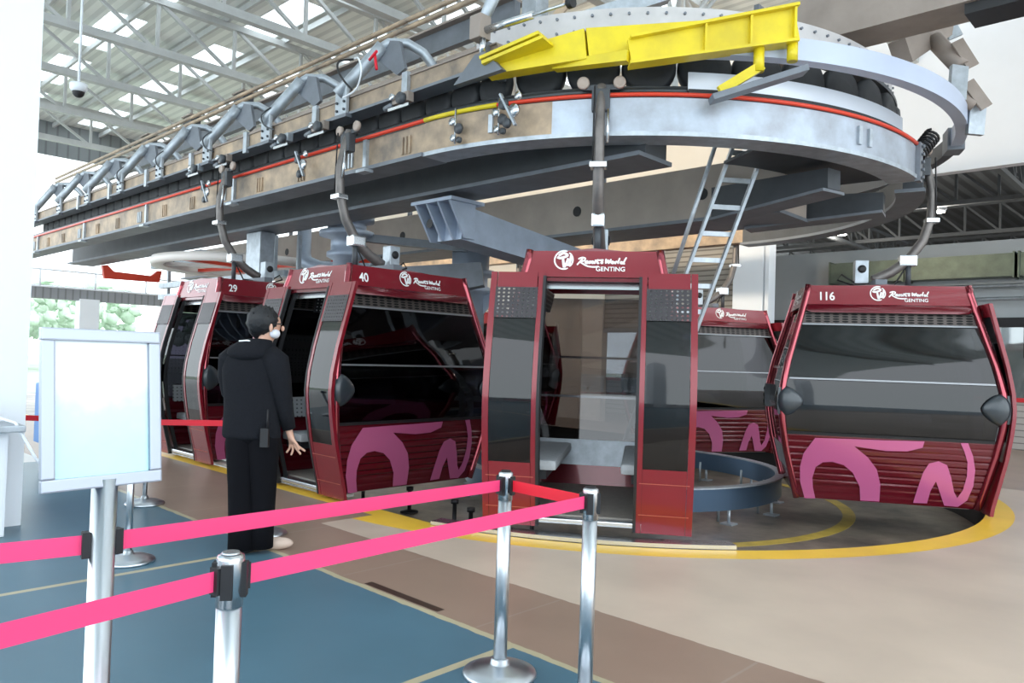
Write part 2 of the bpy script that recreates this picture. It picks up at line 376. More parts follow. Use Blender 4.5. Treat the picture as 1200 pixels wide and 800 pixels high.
# ducts on hall wall
DUCT=mat('galvanised_duct',(.15,.18,.14),.4,.6,.35,5)
for i,(x0,x1) in enumerate(((-6.4,-4.9),(-4.88,-3.0),(-2.95,-.6),(-.58,2.2))):
    mb=MB(); mb.box(x0,x1,16.55,16.95,3.25,3.68)
    for x in (x0,x1-.03): mb.box(x,x+.03,16.52,16.97,3.22,3.71)
    tag(mb.build('air_duct',DUCT),'square galvanised air duct length with flanged ends high on the adjoining hall wall','duct','duct lengths on the hall wall')
for z,lab in ((3.1,'upper'),(2.85,'lower')):
    mb=MB().tube([(-7,16.8,z),(6,16.8,z)],.035,8); tag(mb.build('wall_pipe',GALV),'thin grey pipe along the hall wall, the %s of two under the duct'%lab,'pipe')
for x,y in ((-5.2,20),(-2.6,24),(-8.2,22),(-.5,19)):  # lamps and point lights added to brighten the adjoining hall
    mb=MB(); mb.lathe([(.16,-.02),(.2,.06),(.2,.1)],(x,y,5.25),16); o=mb.build('added_ceiling_lamp',GMID); tag(o,'round ceiling lamp added to brighten the adjoining hall','lamp','added ceiling lamps of the adjoining hall')
    MB().lathe([(.15,-.03),(.15,-.021)],(x,y,5.25),16).build('lamp_lens',mat('lamp_glow',(1,.95,.85),.5,emit=(1,.93,.8,12)),o)
    ld=bpy.data.lights.new('hall_fill_light','POINT'); ld.energy=35; ld.color=(1,.93,.82); ld.shadow_soft_size=.15; l=bpy.data.objects.new('hall_fill_light',ld); COL.objects.link(l); l.location=(x,y,4.9)
# tv screen
t=thing('wall_screen','blue display screen on the far hall wall, right edge','screen',(-2.9,16.9,2.05))
MB().box(0,1.0,0,.05,-.32,.30).build('screen_frame',BLK,t)
mb=MB().box(.03,.97,-.004,0,-.29,.27); mb.build('display',mat('blue_display',(.05,.1,.5),.4,emit=(.10,.16,.75,.7)),t)
mb=MB()
for k in range(5):
    for j in range(3): mb.box(.12+j*.27,.30+j*.27,-.007,-.004,.18-k*.1,.215-k*.1)
mb.build('display_text',mat('display_rows',(.3,.4,.8),.4,emit=(.3,.4,.9,.6)),t)
# desk between cabins
t=thing('side_counter','small wooden counter on a thin post beside the white column','counter',(-7.15,13.6,0))
MB().box(-.28,.32,-.2,.25,.98,1.03,.01).build('counter_top',mat('oak_top',(.42,.24,.12),.5,0,.3,8),t)
MB().tube([(0,0,0),(0,0,.98)],.03,10).build('post',BLK,t)
MB().lathe([(.18,0),(.18,.015),(.03,.03)],(0,0,0),20).build('foot',BLK,t)
o=MB().box(-7.22,-7.0,13.55,13.75,1.03,1.42,.02).build('white_box',WPANEL); tag(o,'small white box standing on the wooden counter','box')
o=MB().box(-7.55,-7.32,13.55,13.75,1.03,1.28,.02).build('red_box',RED2); tag(o,'small red box standing on the wooden counter','box')
o=MB().box(-6.7,-6.1,14.0,14.4,0,.45,.02).build('red_bin',RED2); tag(o,'low red bin at the foot of the white column','bin')
# ================================================================== ROOF
SKYL=bpy.data.materials.new('frosted_rooflight'); SKYL.use_nodes=True; n=SKYL.node_tree; b=n.nodes['Principled BSDF']
tr=n.nodes.new('ShaderNodeBsdfTranslucent'); tr.inputs[0].default_value=(.9,.95,.95,1); t2=n.nodes.new('ShaderNodeBsdfTransparent'); mx=n.nodes.new('ShaderNodeMixShader'); mx.inputs[0].default_value=.5
n.links.new(tr.outputs[0],mx.inputs[1]); n.links.new(t2.outputs[0],mx.inputs[2]); n.links.new(mx.outputs[0],n.nodes['Material Output'].inputs[0])
CORR=stripemat('corrugated_roof_sheet',(.82,.84,.80),(.66,.68,.65),1,.25,.4,.45,.3)
# sheets run in strips along X; rooflights sit in some bays
mb=MB(); ml=MB(); y=-6.0; k=0
random.seed(3)
while y<14.5:
    for j in range(10):
        xa=-26+j*3.4; xb=xa+3.4
        if k%3==1 and y>0:
            ml.box(xa+.5,xb-.5,y,y+.7,ROOFZ,ROOFZ+.03); mb.box(xa,xa+.5,y,y+.7,ROOFZ,ROOFZ+.05); mb.box(xb-.5,xb,y,y+.7,ROOFZ,ROOFZ+.05)
        else: mb.box(xa,xb,y,y+.7,ROOFZ,ROOFZ+.05)
    y+=.7; k+=1
struct(mb.build('ceiling',CORR)); o=struct(ml.build('window_2',SKYL))
TRW=mat('pale_truss_paint',(.52,.53,.52),.5,.2,.15,4)
for i,x in enumerate((-4.2,-7.1,-10.0,-12.0,-14.7,-17.3,-20.2,-23.2)):
    # near-white steel truss across the track
    p0=Vector((x,-2,6.95)); p1=Vector((x,14.5,6.95)); mb=MB(); up=Vector((0,0,.95)); n_=11
    mb.bar(p0,p1,.16,.14); mb.bar(p0+up,p1+up,.14,.12)
    for q in range(n_):
        a=p0.lerp(p1,q/n_);c_=p0.lerp(p1,(q+1)/n_); mb.bar(a,a+up,.06,.06); mb.bar(a+up,c_,.06,.06)
    tag(mb.build('roof_truss',TRW),'pale grey lattice roof truss crossing above the cable car track','truss','pale roof trusses over the track')
mb=MB()
for y in [-1+1.3*i for i in range(12)]: mb.bar((-26,y,8.0),(8,y,8.0),.06,.12)
struct(mb.build('ceiling_purlins',TRW))
for i,(x,y) in enumerate(((-9.2,9.5),(-12.6,9.8),(-16.2,10.1),(-5.8,9.2),(-19.5,10.3))):
    mb=MB()
    for k in range(6):
        a=k*PI/3+.3; mb.tube([(x,y,5.9),(x+.75*math.cos(a),y+1.0*math.sin(a),7.0)],.035,6)
    mb.lathe([(.12,-.15),(.14,0),(.05,.1)],(x,y,5.85),10); mb.tube([(x,y,5.7),(x,y,4.6)],.07,8)
    tag(mb.build('branching_prop',TRW),'pale tree shaped steel prop fanning out under the roof trusses','prop','branching roof props')
struct(MB().box(-26.1,-26,-6,14.5,7.1,ROOFZ+.05).build('wall_gable',stripemat('dark_gable_cladding',(.22,.24,.25),(.15,.16,.17),1,.3,.15)))
# security dome
t=thing('dome_camera','small dark dome camera hanging beside the white pillar','camera',(-12.4,3.55,5.15))
MB().lathe([(.09,0),(.12,.05),(.12,.12),(.0,.13)],(0,0,0),16).build('housing',WPANEL,t); MB().ell((0,0,0),(.085,.085,.085),14,8).build('dome',BLK,t)
MB().tube([(0,0,.12),(0,0,1.95)],.02,6).build('drop_rod',WPANEL,t)
# unseen parapet and columns added behind the camera to streak the glass reflections
struct(MB().box(-8,9,-8.2,-8.0,0,1.05).build('wall_reflection_parapet',WWALL))
for x in (-8,-4.5,-1,2.5,6,9): struct(MB().box(x-.22,x+.22,-8.3,-7.9,0,ROOFZ).build('wall_reflection_column',WPANEL))
# ================================================================== OUTSIDE
struct(MB().box(-120,-30,-60,90,-.7,-.5).build('floor_outside',mat('outside_ground',(.35,.42,.33),.9,0,.3,.3)))
LEAF=mat('hazed_foliage',(.62,.76,.60),.8,0,.3,1.5)  # distance haze and overexposure lightened into the leaf colour
random.seed(5)
for i,(x,y,h) in enumerate(((-62,15,6.5),(-72,22,7.5),(-58,27,6),(-68,34,7),(-60,41,6.5),(-75,49,8),(-70,4,7))):
    t=thing('tree',('hillside tree, haze painted into its pale green, seen through the open station end'),'tree',(x,y,-.5),0,'trees beyond the open end')
    mb=MB()
    for k in range(150):
        a=random.random()*2*PI;rr=random.random()**.5*h*.55; zz=h*.35+random.random()*h*.6
        mb.ell((rr*math.cos(a),rr*math.sin(a),zz),[random.uniform(.3,1.0)*h*.085 for _ in range(3)],6,4)
    for v in mb.b.verts: v.co+=Vector((random.uniform(-.12,.12),random.uniform(-.12,.12),random.uniform(-.12,.12)))
    mb.build('foliage',LEAF,t); MB().tube([(0,0,0),(0,0,h*.6)],.2,8).build('trunk',mat('bark',(.15,.11,.08),.9),t)
# platform building at the open end
struct(MB().box(-26,-25.6,-1,14.5,2.75,3.15).build('trim_4',stripemat('grey_edge_cladding',(.30,.31,.33),(.20,.21,.22),1,.2,.2)))
for i,y in enumerate((1.2,7.6,13.0)):
    struct(MB().box(-25.9,-25.5,y,y+.55,0,2.8).build('wall_post',WPANEL))
t=thing('guard_railing','white guard railing on the ledge at the open station end','railing',(-25.5,0,3.1))
mb=MB(); mb.tube([(0,2,.5),(0,14,.5)],.03,6); mb.tube([(0,2,0),(0,14,0)],.03,6); mb.build('rail',WPANEL,t)
for k in range(9): MB().tube([(0,2+k*1.5,0),(0,2+k*1.5,.5)],.03,6).build('post',WPANEL,t)
# ================================================================== TRACK STRUCTURE
SX0=-21.
def ibeam_straight(name,Y0,Y1,z0,z1,x0,x1,m,label,cat):
    o=MB().box(x0,x1,Y0,Y1,z0,z1).build(name,m); return tag(o,label,cat)
# near straight running beam
t=thing('running_beam','weathered brown steel running beam of the near straight track','beam')
MB().box(SX0,-5.9,4.83,5.05,3.46,3.76).build('web',WEATH,t)
MB().box(SX0,-5.9,4.78,5.12,3.42,3.46).build('lower_flange',GMID,t)
MB().tube([(SX0,4.81,3.785),(-5.9,4.81,3.785)],.022,6).build('rail_edge',RAILRED,t)
MB().box(SX0,-5.9,4.86,5.1,3.76,3.785).build('upper_plate',GMID,t)
for k in range(15):
    x=-6.2-k*1.02
    mb=MB()
    for dx in(-.06,0,.06): mb.box(x+dx-.012,x+dx+.012,4.81,4.83,3.50,3.68)
    if k%3==1: mb.box(x+.3,x+.36,4.79,4.83,3.42,3.76); mb.box(x+.28,x+.45,4.72,4.83,3.39,3.42)
    mb.build('stiffener_plate',GALV if k%3==1 else WEATH,t)
# curved running beam
t=thing('curved_beam','pale blue grey steel beam bent round the turn above the open cabin','beam')
R_O=3.5
mb=MB(); arc_sweep(mb,R_O-.22,R_O-.02,3.46,3.76,-90,-66,20); mb.build('web',WEATH,t)['label']='brown weathered first length'
mb=MB(); arc_sweep(mb,R_O-.22,R_O-.02,3.46,3.76,-66,5,56); 
mb.build('web',mat('bare_curved_steel',(.46,.52,.60),.42,.45,0,3.0,.03,(.30,.31,.34)),t)
mb=MB(); arc_sweep(mb,R_O-.30,R_O+.0,3.42,3.46,-90,5,60); mb.build('lower_flange',GALV,t)
mb=MB(); mb.tube([arcpt(R_O-.01,a,3.785) for a in range(-90,4,3)],.020,6); mb.build('rail_edge',RAILRED,t)
mb=MB(); mb.tube([arcpt(R_O-.01,a,3.787) for a in range(-90,-72,3)],.024,6); mb.build('rail_edge',YEL,t)['label']='yellow length of rail edge'
mb=MB(); arc_sweep(mb,R_O-.30,R_O-.04,3.76,3.785,-90,5,60); mb.build('upper_plate',GMID,t)
for a in (-76,-17,-14.5):
    mb=MB()
    x,y,_=arcpt(R_O-.01,a,0); ux,uy=math.cos(math.radians(a)),math.sin(math.radians(a))
    mb.bar((x,y,3.53),(x,y,3.70),.045,.03,(ux,uy,0)); mb.build('stiffener_plate',GALV,t)
# bolted end joint
x,y,_=arcpt(R_O+.0,4,0); mb=MB(); d=Vector((math.cos(math.radians(4)),math.sin(math.radians(4)),0))
mb.bar((x,y,3.40),(x,y,3.80),.12,.05,d)
for k in range(5):
    q=Vector((x,y,3.44+k*.08))+d*.03; mb.tube([q,q+d*.025],.018,6)
mb.build('joint_plate',GMID,t)
# far side of the loop
t=thing('far_running_beam','taupe steel running beam of the far side of the track','beam')
mb=MB(); arc_sweep(mb,R_O-.22,R_O-.02,3.44,3.78,12,90,50); mb.build('web',GDARK,t)
mb=MB(); mb.box(SX0,CX,CY+R_O-.22,CY+R_O,3.45,3.84); mb.build('web',WEATH,t)
mb=MB(); arc_sweep(mb,R_O-.3,R_O,3.40,3.44,12,90,50); mb.build('lower_flange',GMID,t)
mb=MB(); mb.tube([(SX0,CY+R_O-.5,4.5),(CX,CY+R_O-.5,4.5)]+[arcpt(R_O-.5,a,4.5) for a in range(84,30,-6)],.05,8); mb.build('handrail',BROWNB,t)
for k in range(9): MB().tube([(-6.2-k*1.5,CY+R_O-.5,3.84),(-6.2-k*1.5,CY+R_O-.5,4.5)],.03,6).build('post',BROWNB,t)
MB().box(SX0,CX,CY+R_O-.7,CY+R_O-.45,4.1,4.3).build('upper_plate',BROWNB,t)
# dark inner girder and central girder
o=tag(MB().box(-20,-3.9,5.75,6.1,3.34,3.74).build('inner_girder',GDARK),'dark grey box girder under the near track, above the cabins','girder')
MB().box(-20,-3.9,5.65,6.2,3.30,3.34).build('lower_flange',GMID,o)
o=tag(MB().box(-19,-3.6,8.0,8.6,3.15,3.78).build('central_girder',mat('tan_grey_girder',(.42,.36,.31),.55,.1,.2,2)),'wide taupe girder in the middle of the loop behind the ladder','girder')
MB().box(-19,-3.6,7.9,8.7,3.11,3.15).build('lower_flange',GMID,o)
for k in range(6):
    x=-4.6-k*1.9
    mb=MB().lathe([(.07,0),(.07,.012)],(x,7.995,3.45),16,'y'); mb.build('bore_hole',BLK,o)
# radial webs under the turn
for a in (-14,12):
    mb=MB(); p=arcpt(1.6,a,3.28); q=arcpt(3.1,a,3.30); mb.bar(p,q,.22,.36,w1=.2,h1=.2); ob_=mb.build('radial_arm',GDARK)
    tag(ob_,'dark steel arm reaching from the girder out to the curved beam','arm','radial arms under the turn')
    mb=MB(); mb.bar(arcpt(1.6,a,3.09),arcpt(3.1,a,3.18),.3,.03,w1=.34); mb.build('bottom_plate',GMID,ob_)
mb=MB(); arc_sweep(mb,2.5,3.18,3.47,3.5,-32,5,30); tag(mb.build('turn_deck_plate',GDARK),'dark curved deck plate hung under the curved beam','deck plate')
# cross cantilever with stiffened bracket (pale blue)
def crossarm(x,y0,y1,za,zb,ha,hb,label,m):
    t=thing('cantilever_arm',label,'cantilever')
    mb=MB(); mb.bar((x,y0,za),(x,y1,zb),.42,ha,w1=.36,h1=hb); mb.build('arm_box',m,t)
    mb=MB(); mb.box(x-.36,x+.36,y0-.32,y0+.2,za+ha/2,za+ha/2+.04)
    mb.build('flange',m,t)
    for k,dx in enumerate((-.3,-.1,.1,.3)):
        mb=MB(); mb.prism([(y0-.3,za+ha/2),(y0+.1,za+ha/2),(y0+.1,za-ha/2),(y0-.05,za-ha/2)],lambda u,v,tt:(tt,u,v),x+dx-.015,x+dx+.015); mb.build('stiffener',m,t)
    MB().lathe([(.055,0),(.055,.01)],(x-.2,y0-.16,za),14,'y').build('bore_hole',BLK,t)
    return t
crossarm(-6.75,5.95,8.6,3.0,2.75,.40,.34,'pale blue steel cantilever with stiffened bracket above the open cabin',GBLUE)
def column(x,y,top,label):
    t=thing('support_column',label,'column',(x,y,-.3)); h=top+.3
    MB().lathe([(.2,0),(.2,h-.75),(.3,h-.7),(.3,h-.63),(.24,h-.6),(.24,h-.42),(.42,h-.38),(.42,h-.30),(.3,h-.28),(.3,h-.16),(.42,h-.14),(.42,h-.06),(.3,h-.04),(.3,h)],(0,0,0),28).build('shaft',GBLUE,t)
    MB().box(-.45,.45,-.45,.45,0,.04,.01).build('base_plate',GMID,t)
column(-10.1,6.75,3.62,'blue grey steel column with round collars above cabin 40, left one')
tag(MB().bar((-10.0,6.9,3.25),(-8.75,8.1,3.12),.16,.12).build('tie_beam',GMID),'slim grey tie beam between the two collared columns','beam')
t=thing('cable_drain_pipe','thick blue grey bent pipe hanging left of the collared column','pipe')
MB().tube([(-11.6,6.9,3.7),(-11.6,6.9,3.1),(-11.5,6.9,2.95),(-11.25,7.0,2.85),(-10.7,7.2,2.8),(-10.3,7.4,2.8)],.12,14).build('pipe',GBLUE,t)
t=thing('support_column','blue grey steel column with round collar under the central girder, right one','column',(-8.9,8.3,-.3))
MB().lathe([(.24,0),(.24,2.7),(.36,2.75),(.36,2.82),(.28,2.86),(.28,3.0),(.4,3.02),(.4,3.1),(.3,3.12),(.3,3.42)],(0,0,0),28).build('shaft',GBLUE,t)
MB().box(-.5,.5,-.5,.5,0,.04,.01).build('base_plate',GMID,t)
for k in range(4):
    a=k*PI/2+.4; MB().prism([(.24,2.4),(.24,2.74),(.5,2.74)],lambda u,v,tt,a=a:(u*math.cos(a)-tt*math.sin(a),u*math.sin(a)+tt*math.cos(a),v),-.015,.015).build('gusset',GBLUE,t)
o=tag(MB().bar(pxpt(440,338,11.4),pxpt(566,322,11.4),.5,.55,w1=.4,h1=.34).build('tapered_bracket',GMID),'tapered grey bracket just above the roof of cabin 40','bracket')
# --- upper near beam with the tyre conveyor
t=thing('conveyor_beam','long weathered box beam above the tyre row of the near track','beam')
MB().box(SX0,-4.95,4.86,5.00,4.15,4.32).build('web',WEATH,t)
MB().box(SX0,-4.95,4.82,5.04,4.12,4.15).build('lower_flange',GMID,t)
MB().box(SX0,-4.95,4.84,5.04,4.32,4.335).build('upper_flange',BROWNB,t)
mb=MB()
for k in range(28):
    x=-5.2-k*.55
    mb.tube([(x,5.262,4.5),(x,5.245,4.5)],.022,6); mb.tube([(x+.12,5.262,4.47),(x+.12,5.245,4.47)],.014,6)
mb.build('bolt_row',GDARK,t)
MB().box(-5.1,-5.04,4.80,5.08,4.06,4.36).build('end_plate',GMID,t)
MB().box(SX0,-5.2,5.26,5.34,4.36,4.58).build('rear_web',WEATH,t)
t=thing('slide_rail','dark tube rail running between the tyres and the near running beam','rail')
MB().tube([(SX0,4.98,3.87),(CX,4.98,3.87)]+[arcpt(CY-4.98,a,3.87) for a in range(-86,6,4)],.05,10).build('rail_tube',mat('dark_rail_tube',(.05,.055,.06),.35,.5),t)
MB().tube([(SX0,4.90,3.80),(-5.4,4.90,3.80)],.012,6).build('guide_strip',GREENR,t)
tyre=MB(); tyre.lathe([(.09,-.05),(.17,-.06),(.2,-.035),(.205,0),(.2,.035),(.17,.06),(.09,.05)],(0,0,0),28,'y')
t0=thing('drive_tyre','x','tyre'); tyre.build('tread',TYRE,t0)
MB().lathe([(.0,-.045),(.092,-.045),(.092,.045),(.0,.045)],(0,0,0),20,'y').build('hub',GMID,t0)
n_t=0
def put_tyre(x,y,z,rz,lab,grp,sc=1):
    global n_t
    c=t0 if n_t==0 else copytree(t0); n_t+=1
    c.location=(x,y,z); c.rotation_euler=(0,0,rz); c.scale=(sc,)*3; tag(c,lab,None,grp)
for k in range(36): put_tyre(-5.25-k*.415,5.16,4.07,0,'small black drive tyre in the long row under the conveyor beam','drive tyres of the near straight')
for k in range(12):
    a=-70+k*9.2; x,y,_=arcpt(3.16,a,0); put_tyre(x,y,4.13,math.radians(a+90),'black drive tyre in the row round the turn under the pale ring','drive tyres round the turn',1.22)
# back beams of the conveyor
o=tag(MB().box(SX0,-5.3,5.66,5.8,4.62,4.86).build('rear_conveyor_beam',BROWNB),'taupe beam behind the bent pipes of the near track','beam')
o=tag(MB().box(SX0,-6.2,6.35,6.45,5.40,5.66).build('cable_tray',GMID),'long grey cable tray on top of the near track','tray')
MB().box(SX0,-6.2,6.25,6.55,5.66,5.69).build('tray_lip',BROWNB,o)
mb=MB(); mb.tube([(SX0,5.6,5.46),(-5.2,5.6,5.46)],.03,8); o=tag(mb.build('top_rail',WEATH),'upper of the two thin tan rails above the pipe arches','rail')
mb=MB(); mb.tube([(SX0,5.6,5.36),(-5.2,5.6,5.36)],.03,8); o=tag(mb.build('top_rail',WEATH),'lower of the two thin tan rails above the pipe arches','rail')
# pipe arches
def arch():
    t=thing('pipe_arch','bent grey pipe arch with gusset carrying the near conveyor','pipe arch',(0,0,0),0,'pipe arches over the near conveyor')
    MB().box(-.15,.07,4.79,4.835,4.12,4.46,.01).build('mounting_plate',GALV,t)
    mb=MB(); mb.tube([(-.08,4.78,4.36),(.08,4.9,4.58),(.24,5.02,4.80),(.32,5.08,4.92)],.075,12); mb.build('lower_pipe',GALV,t)
    mb=MB(); mb.tube([(.28,5.06,4.88),(.36,5.14,4.96),(.50,5.3,4.97),(.60,5.45,4.88),(.66,5.56,4.74),(.68,5.64,4.6)],.055,12); mb.build('upper_pipe',GALV,t)
    mb=MB(); mb.prism([(.22,4.80),(.34,4.98),(.54,4.94),(.62,4.62),(.52,4.56)],lambda u,v,tt:(u,5.1+tt+.3*(u-.3),v),-.02,.02); mb.build('gusset',GMID,t)
    MB().box(-.18,.12,4.76,4.84,4.08,4.12).build('foot_bracket',GMID,t)
    mb=MB(); 
    for dx in(-.1,0.04):
        for z in(4.18,4.27): mb.tube([(dx,4.79,z),(dx,4.772,z)],.016,6)
    mb.build('bolt_set',GDARK,t)
    return t
a0_=arch(); a0_.location=(-7.35,0,0)
for k in range(1,8): c=copytree(a0_); c.location=(-7.35-1.72*k,0,0)
for k in range(7):
    x=-6.3-k*1.72
    tag(MB().box(x,x+.09,4.81,4.855,4.08,4.36).build('beam_clamp',GALV),'flat grey clamp plate bolted on the conveyor beam between pipe arches','clamp','clamps on the conveyor beam')
# pale guide ring with brackets
t=thing('upper_guide_ring','pale blue curved box beam around the tyres of the turn','ring beam')
RC=(-5.75,8.5)
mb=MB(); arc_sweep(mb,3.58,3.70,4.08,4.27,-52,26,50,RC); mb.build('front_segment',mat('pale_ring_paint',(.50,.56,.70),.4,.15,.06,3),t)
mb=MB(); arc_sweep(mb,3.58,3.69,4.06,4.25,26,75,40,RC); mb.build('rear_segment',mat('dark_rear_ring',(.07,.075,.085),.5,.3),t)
mb=MB(); arc_sweep(mb,3.55,3.73,4.04,4.30,23,27.5,4,RC); mb.build('joint_clamp',GMID,t)
t=thing('bolted_ring_plate','pale bolted plate ring above the tyres of the turn','ring plate')
mb=MB(); arc_sweep(mb,3.06,3.14,4.46,4.72,-84,30,72); mb.build('plate',mat('pale_plate',(.60,.58,.58),.45,.2,.15,5),t)
mb=MB()
for k in range(36):
    a=-83+k*3.1
    for z in(4.52,4.66): mb.tube([arcpt(3.135,a,z),arcpt(3.16,a,z)],.014,6)
mb.build('bolt_row',GMID,t)
mb=MB(); arc_sweep(mb,3.0,3.2,4.40,4.44,-84,30,72); mb.build('lower_flange',GDARK,t)
# sheet metal hood of the lower curve (silver band)
mb=MB(); arc_sweep(mb,3.38,3.40,3.86,4.02,-46,0,40); tag(mb.build('guard_band',mat('silver_band',(.62,.66,.72),.35,.4)),'silver guard band between the red rail edge and the tyres of the turn','guard')
mb=MB(); arc_sweep(mb,3.405,3.43,3.81,3.86,-46,0,40); tag(mb.build('contact_rail',BLK),'thin black contact rail along the foot of the silver guard band','rail')
# motor brackets outside the ring
for lab,b0,b1,e0,e1,r0,r1 in (('taupe motor and bracket on the pale ring just below the overhead girder',(1094,46,8.25),(1127,80,8.0),(1121,48,8.0),(1140,78,7.95),(1124,78,7.95),(1121,117,7.9)),
        ('smaller taupe motor and bracket at the far right end of the pale ring',(1112,106,8.15),(1142,124,8.05),(1134,96,8.05),(1156,126,8.0),(1145,124,8.1),(1142,158,8.1))):
    t=thing('motor_bracket',lab,'bracket'); sc=1 if b0[0]<1100 else .7
    MB().bar(pxpt(*r0),pxpt(*r1),.17,.06,Fv).build('bracket_plate',GALV,t)
    MB().tube([pxpt(*b0),pxpt(*b1)],.09*sc,14).build('motor_barrel',BROWNB,t)
    MB().bar(pxpt(*e0),pxpt(*e1),.13,.03,Fv).build('end_plate',BROWNB,t)
t=thing('girder_outrigger','taupe box outrigger with bent pipe between the overhead girder and the ring','outrigger')
MB().bar(pxpt(1055,62,8.1),pxpt(1108,27,8.5),.2,.26,UP).build('box_arm',BROWNB,t)
MB().tube([pxpt(1030,36,8.4),pxpt(1052,27,8.4),pxpt(1075,24,8.45),pxpt(1096,26,8.5)],.07,12).build('bent_pipe',BROWNB,t)
MB().bar(pxpt(1104,16,8.45),pxpt(1120,44,8.4),.16,.03,Fv).build('end_plate',GALV,t)
# coil spring damper
t=thing('spring_damper','black coil spring damper at the right end of the curved beam','spring')
p0=Vector(arcpt(3.42,8,3.72)); p1=Vector(arcpt(3.56,12,4.0)); dd=(p1-p0); u=dd.normalized().orthogonal(); v=dd.normalized().cross(u)
MB().tube([p0+dd*k/120+(u*math.cos(k*.45)+v*math.sin(k*.45))*.06 for k in range(121)],.014,6).build('coil',BLK,t)
MB().tube([p0,p1],.025,8).build('rod',GMID,t)
# overhead girder
o=tag(MB().box(-3.9,6,8.0,8.5,4.93,5.42).build('overhead_girder',BROWNB),'large taupe girder crossing the top right above the turn','girder')
MB().box(-1.9,6,8.05,8.45,4.83,4.93).build('bottom_strip',BLK,o)
MB().box(-3.96,-3.9,7.9,8.6,4.88,5.48).build('end_plate',GMID,o)
# diagonal frame at top
t=thing('diagonal_frame','grey diagonal steel frame at the top centre above the yellow beam','frame')
MB().bar((-5.43,5.79,4.81),(-4.4,6.8,5.33),.12,.16).build('strut',GALV,t)
MB().bar((-5.5,5.95,4.75),(-5.5,5.95,6.2),.2,.2).build('upright',GALV,t)
MB().bar((-5.4,5.95,4.9),(-5.1,6.3,5.5),.08,.08).build('brace',WEATH,t)
# yellow beam
t=thing('yellow_lifting_beam','long yellow steel beam lying diagonally in front of the turn','beam')
A=Vector((-5.0,4.80,4.08)); B=Vector((-3.2,5.98,4.36)); Bm=Vector((-4.15,5.18,4.19)); C_=Vector((-2.72,6.20,4.33))
mb=MB(); mb.bar(A,Bm,.16,.16,w1=.15,h1=.27); mb.bar(Bm,B,.15,.27,w1=.12,h1=.12); mb.build('tapered_box',YEL,t)
mb=MB(); mb.bar(A+Vector((.05,-.06,.0)),A+Vector((.65,.08,.12)),.2,.03); mb.bar(A+Vector((.02,-.06,.05)),A+Vector((.6,.08,.17)),.2,.03); mb.build('leaf_plate',YEL,t)
P=Vector((-3.75,5.25,4.06))
mb=MB(); mb.bar(A+Vector((.55,.3,-.02)),P+Vector((0,0,-.04)),.10,.07,h1=.09); mb.build('lower_arm',YEL,t)
mb=MB(); mb.bar(P,C_,.04,.2,h1=.28); mb.bar(P+Vector((0,0,.11)),C_+Vector((0,0,.15)),.16,.025); mb.bar(P-Vector((0,0,.11)),C_-Vector((0,0,.15)),.16,.025)
for k in (.45,.72,.98):
    q=P.lerp(C_,k); h=.10+.03*k; mb.bar(q-Vector((0,0,h)),q+Vector((0,0,h)),.14,.02,(C_-P).normalized())
mb.build('i_section',YEL,t)
for k,(q,h_) in enumerate(((P.lerp(C_,.78),.2),(P.lerp(C_,.98),.16))):
    mb=MB(); mb.tube([q-Vector((0,0,.15)),q-Vector((0,0,.15+h_))],.045,12); mb.build('post',YEL,t)
mb=MB(); mb.bar(P.lerp(C_,.8)-Vector((0,0,.3)),P.lerp(C_,.55)-Vector((0,0,.46)),.05,.08); mb.build('brace',YEL,t)
mb=MB(); mb.bar(P.lerp(C_,.5)-Vector((0,0,.52)),P.lerp(C_,1.06)-Vector((0,0,.40)),.16,.05); mb.build('support_bar',GMID,t)['label']='grey flat bar under the feet'
t=thing('hanging_bracket','dark fan shaped bracket with silver pin at the left end of the yellow beam','bracket')
MB().prism([(-.3,0),(.34,0),(.1,.22),(-.02,.22)],lambda u,v,tt:(-5.05+u,4.72+tt,3.98+v),-.03,.03).build('fan_plate',GMID,t)
MB().tube([(-5.0,4.72,4.2),(-5.0,4.72,4.34)],.03,10).build('pin',SILV,t)
t=thing('hydraulic_cylinder','silver hydraulic cylinder lying above the yellow beam end','cylinder')
MB().tube([(-5.0,4.74,4.42),(-4.5,4.85,4.46)],.035,12).build('barrel',SILV,t)
MB().tube([(-4.5,4.85,4.46),(-4.15,4.93,4.49)],.014,8).build('piston_rod',STEEL,t)
MB().box(-5.12,-4.98,4.66,4.8,4.34,4.56,.01).build('mount',BROWNB,t)
MB().lathe([(.05,-.02),(.05,.03)],(-4.15,4.93,4.49),10,'x').build('clevis',BLK,t)
MB().tube([(-5.05,4.75,4.5),(-5.03,4.9,4.85),(-5.0,5.05,5.2)],[.05,.06,.06],12).build('support_tube',GALV,t)
# chain drive unit near middle
for i,(x,lab) in enumerate(((-4.72,'cluster of small gears and levers on the near beam, left of the big hanger'),(-8.05,'cluster of small gears and levers on the near beam beside cabin 40 hanger'),(-10.6,'cluster of small gears and levers on the near beam above cabin 29'))):
    t=thing('lever_cluster',lab,'mechanism',(x,4.72 if i else 4.83,3.66))
    for k,(dx,dz,r_) in enumerate(((-.08,.06,.05),(.05,-.02,.06),(-.03,-.12,.045),(.1,.1,.035))):
        MB().lathe([(.0,-.03),(r_,-.03),(r_,0),(r_*.5,.01),(0,.01)],(dx,0,dz),14,'y').build('gear',SILV if k%2 else GDARK,t)
    MB().bar((-.12,-.02,.16),(.08,-.02,-.16),.03,.02).build('lever',GALV,t)
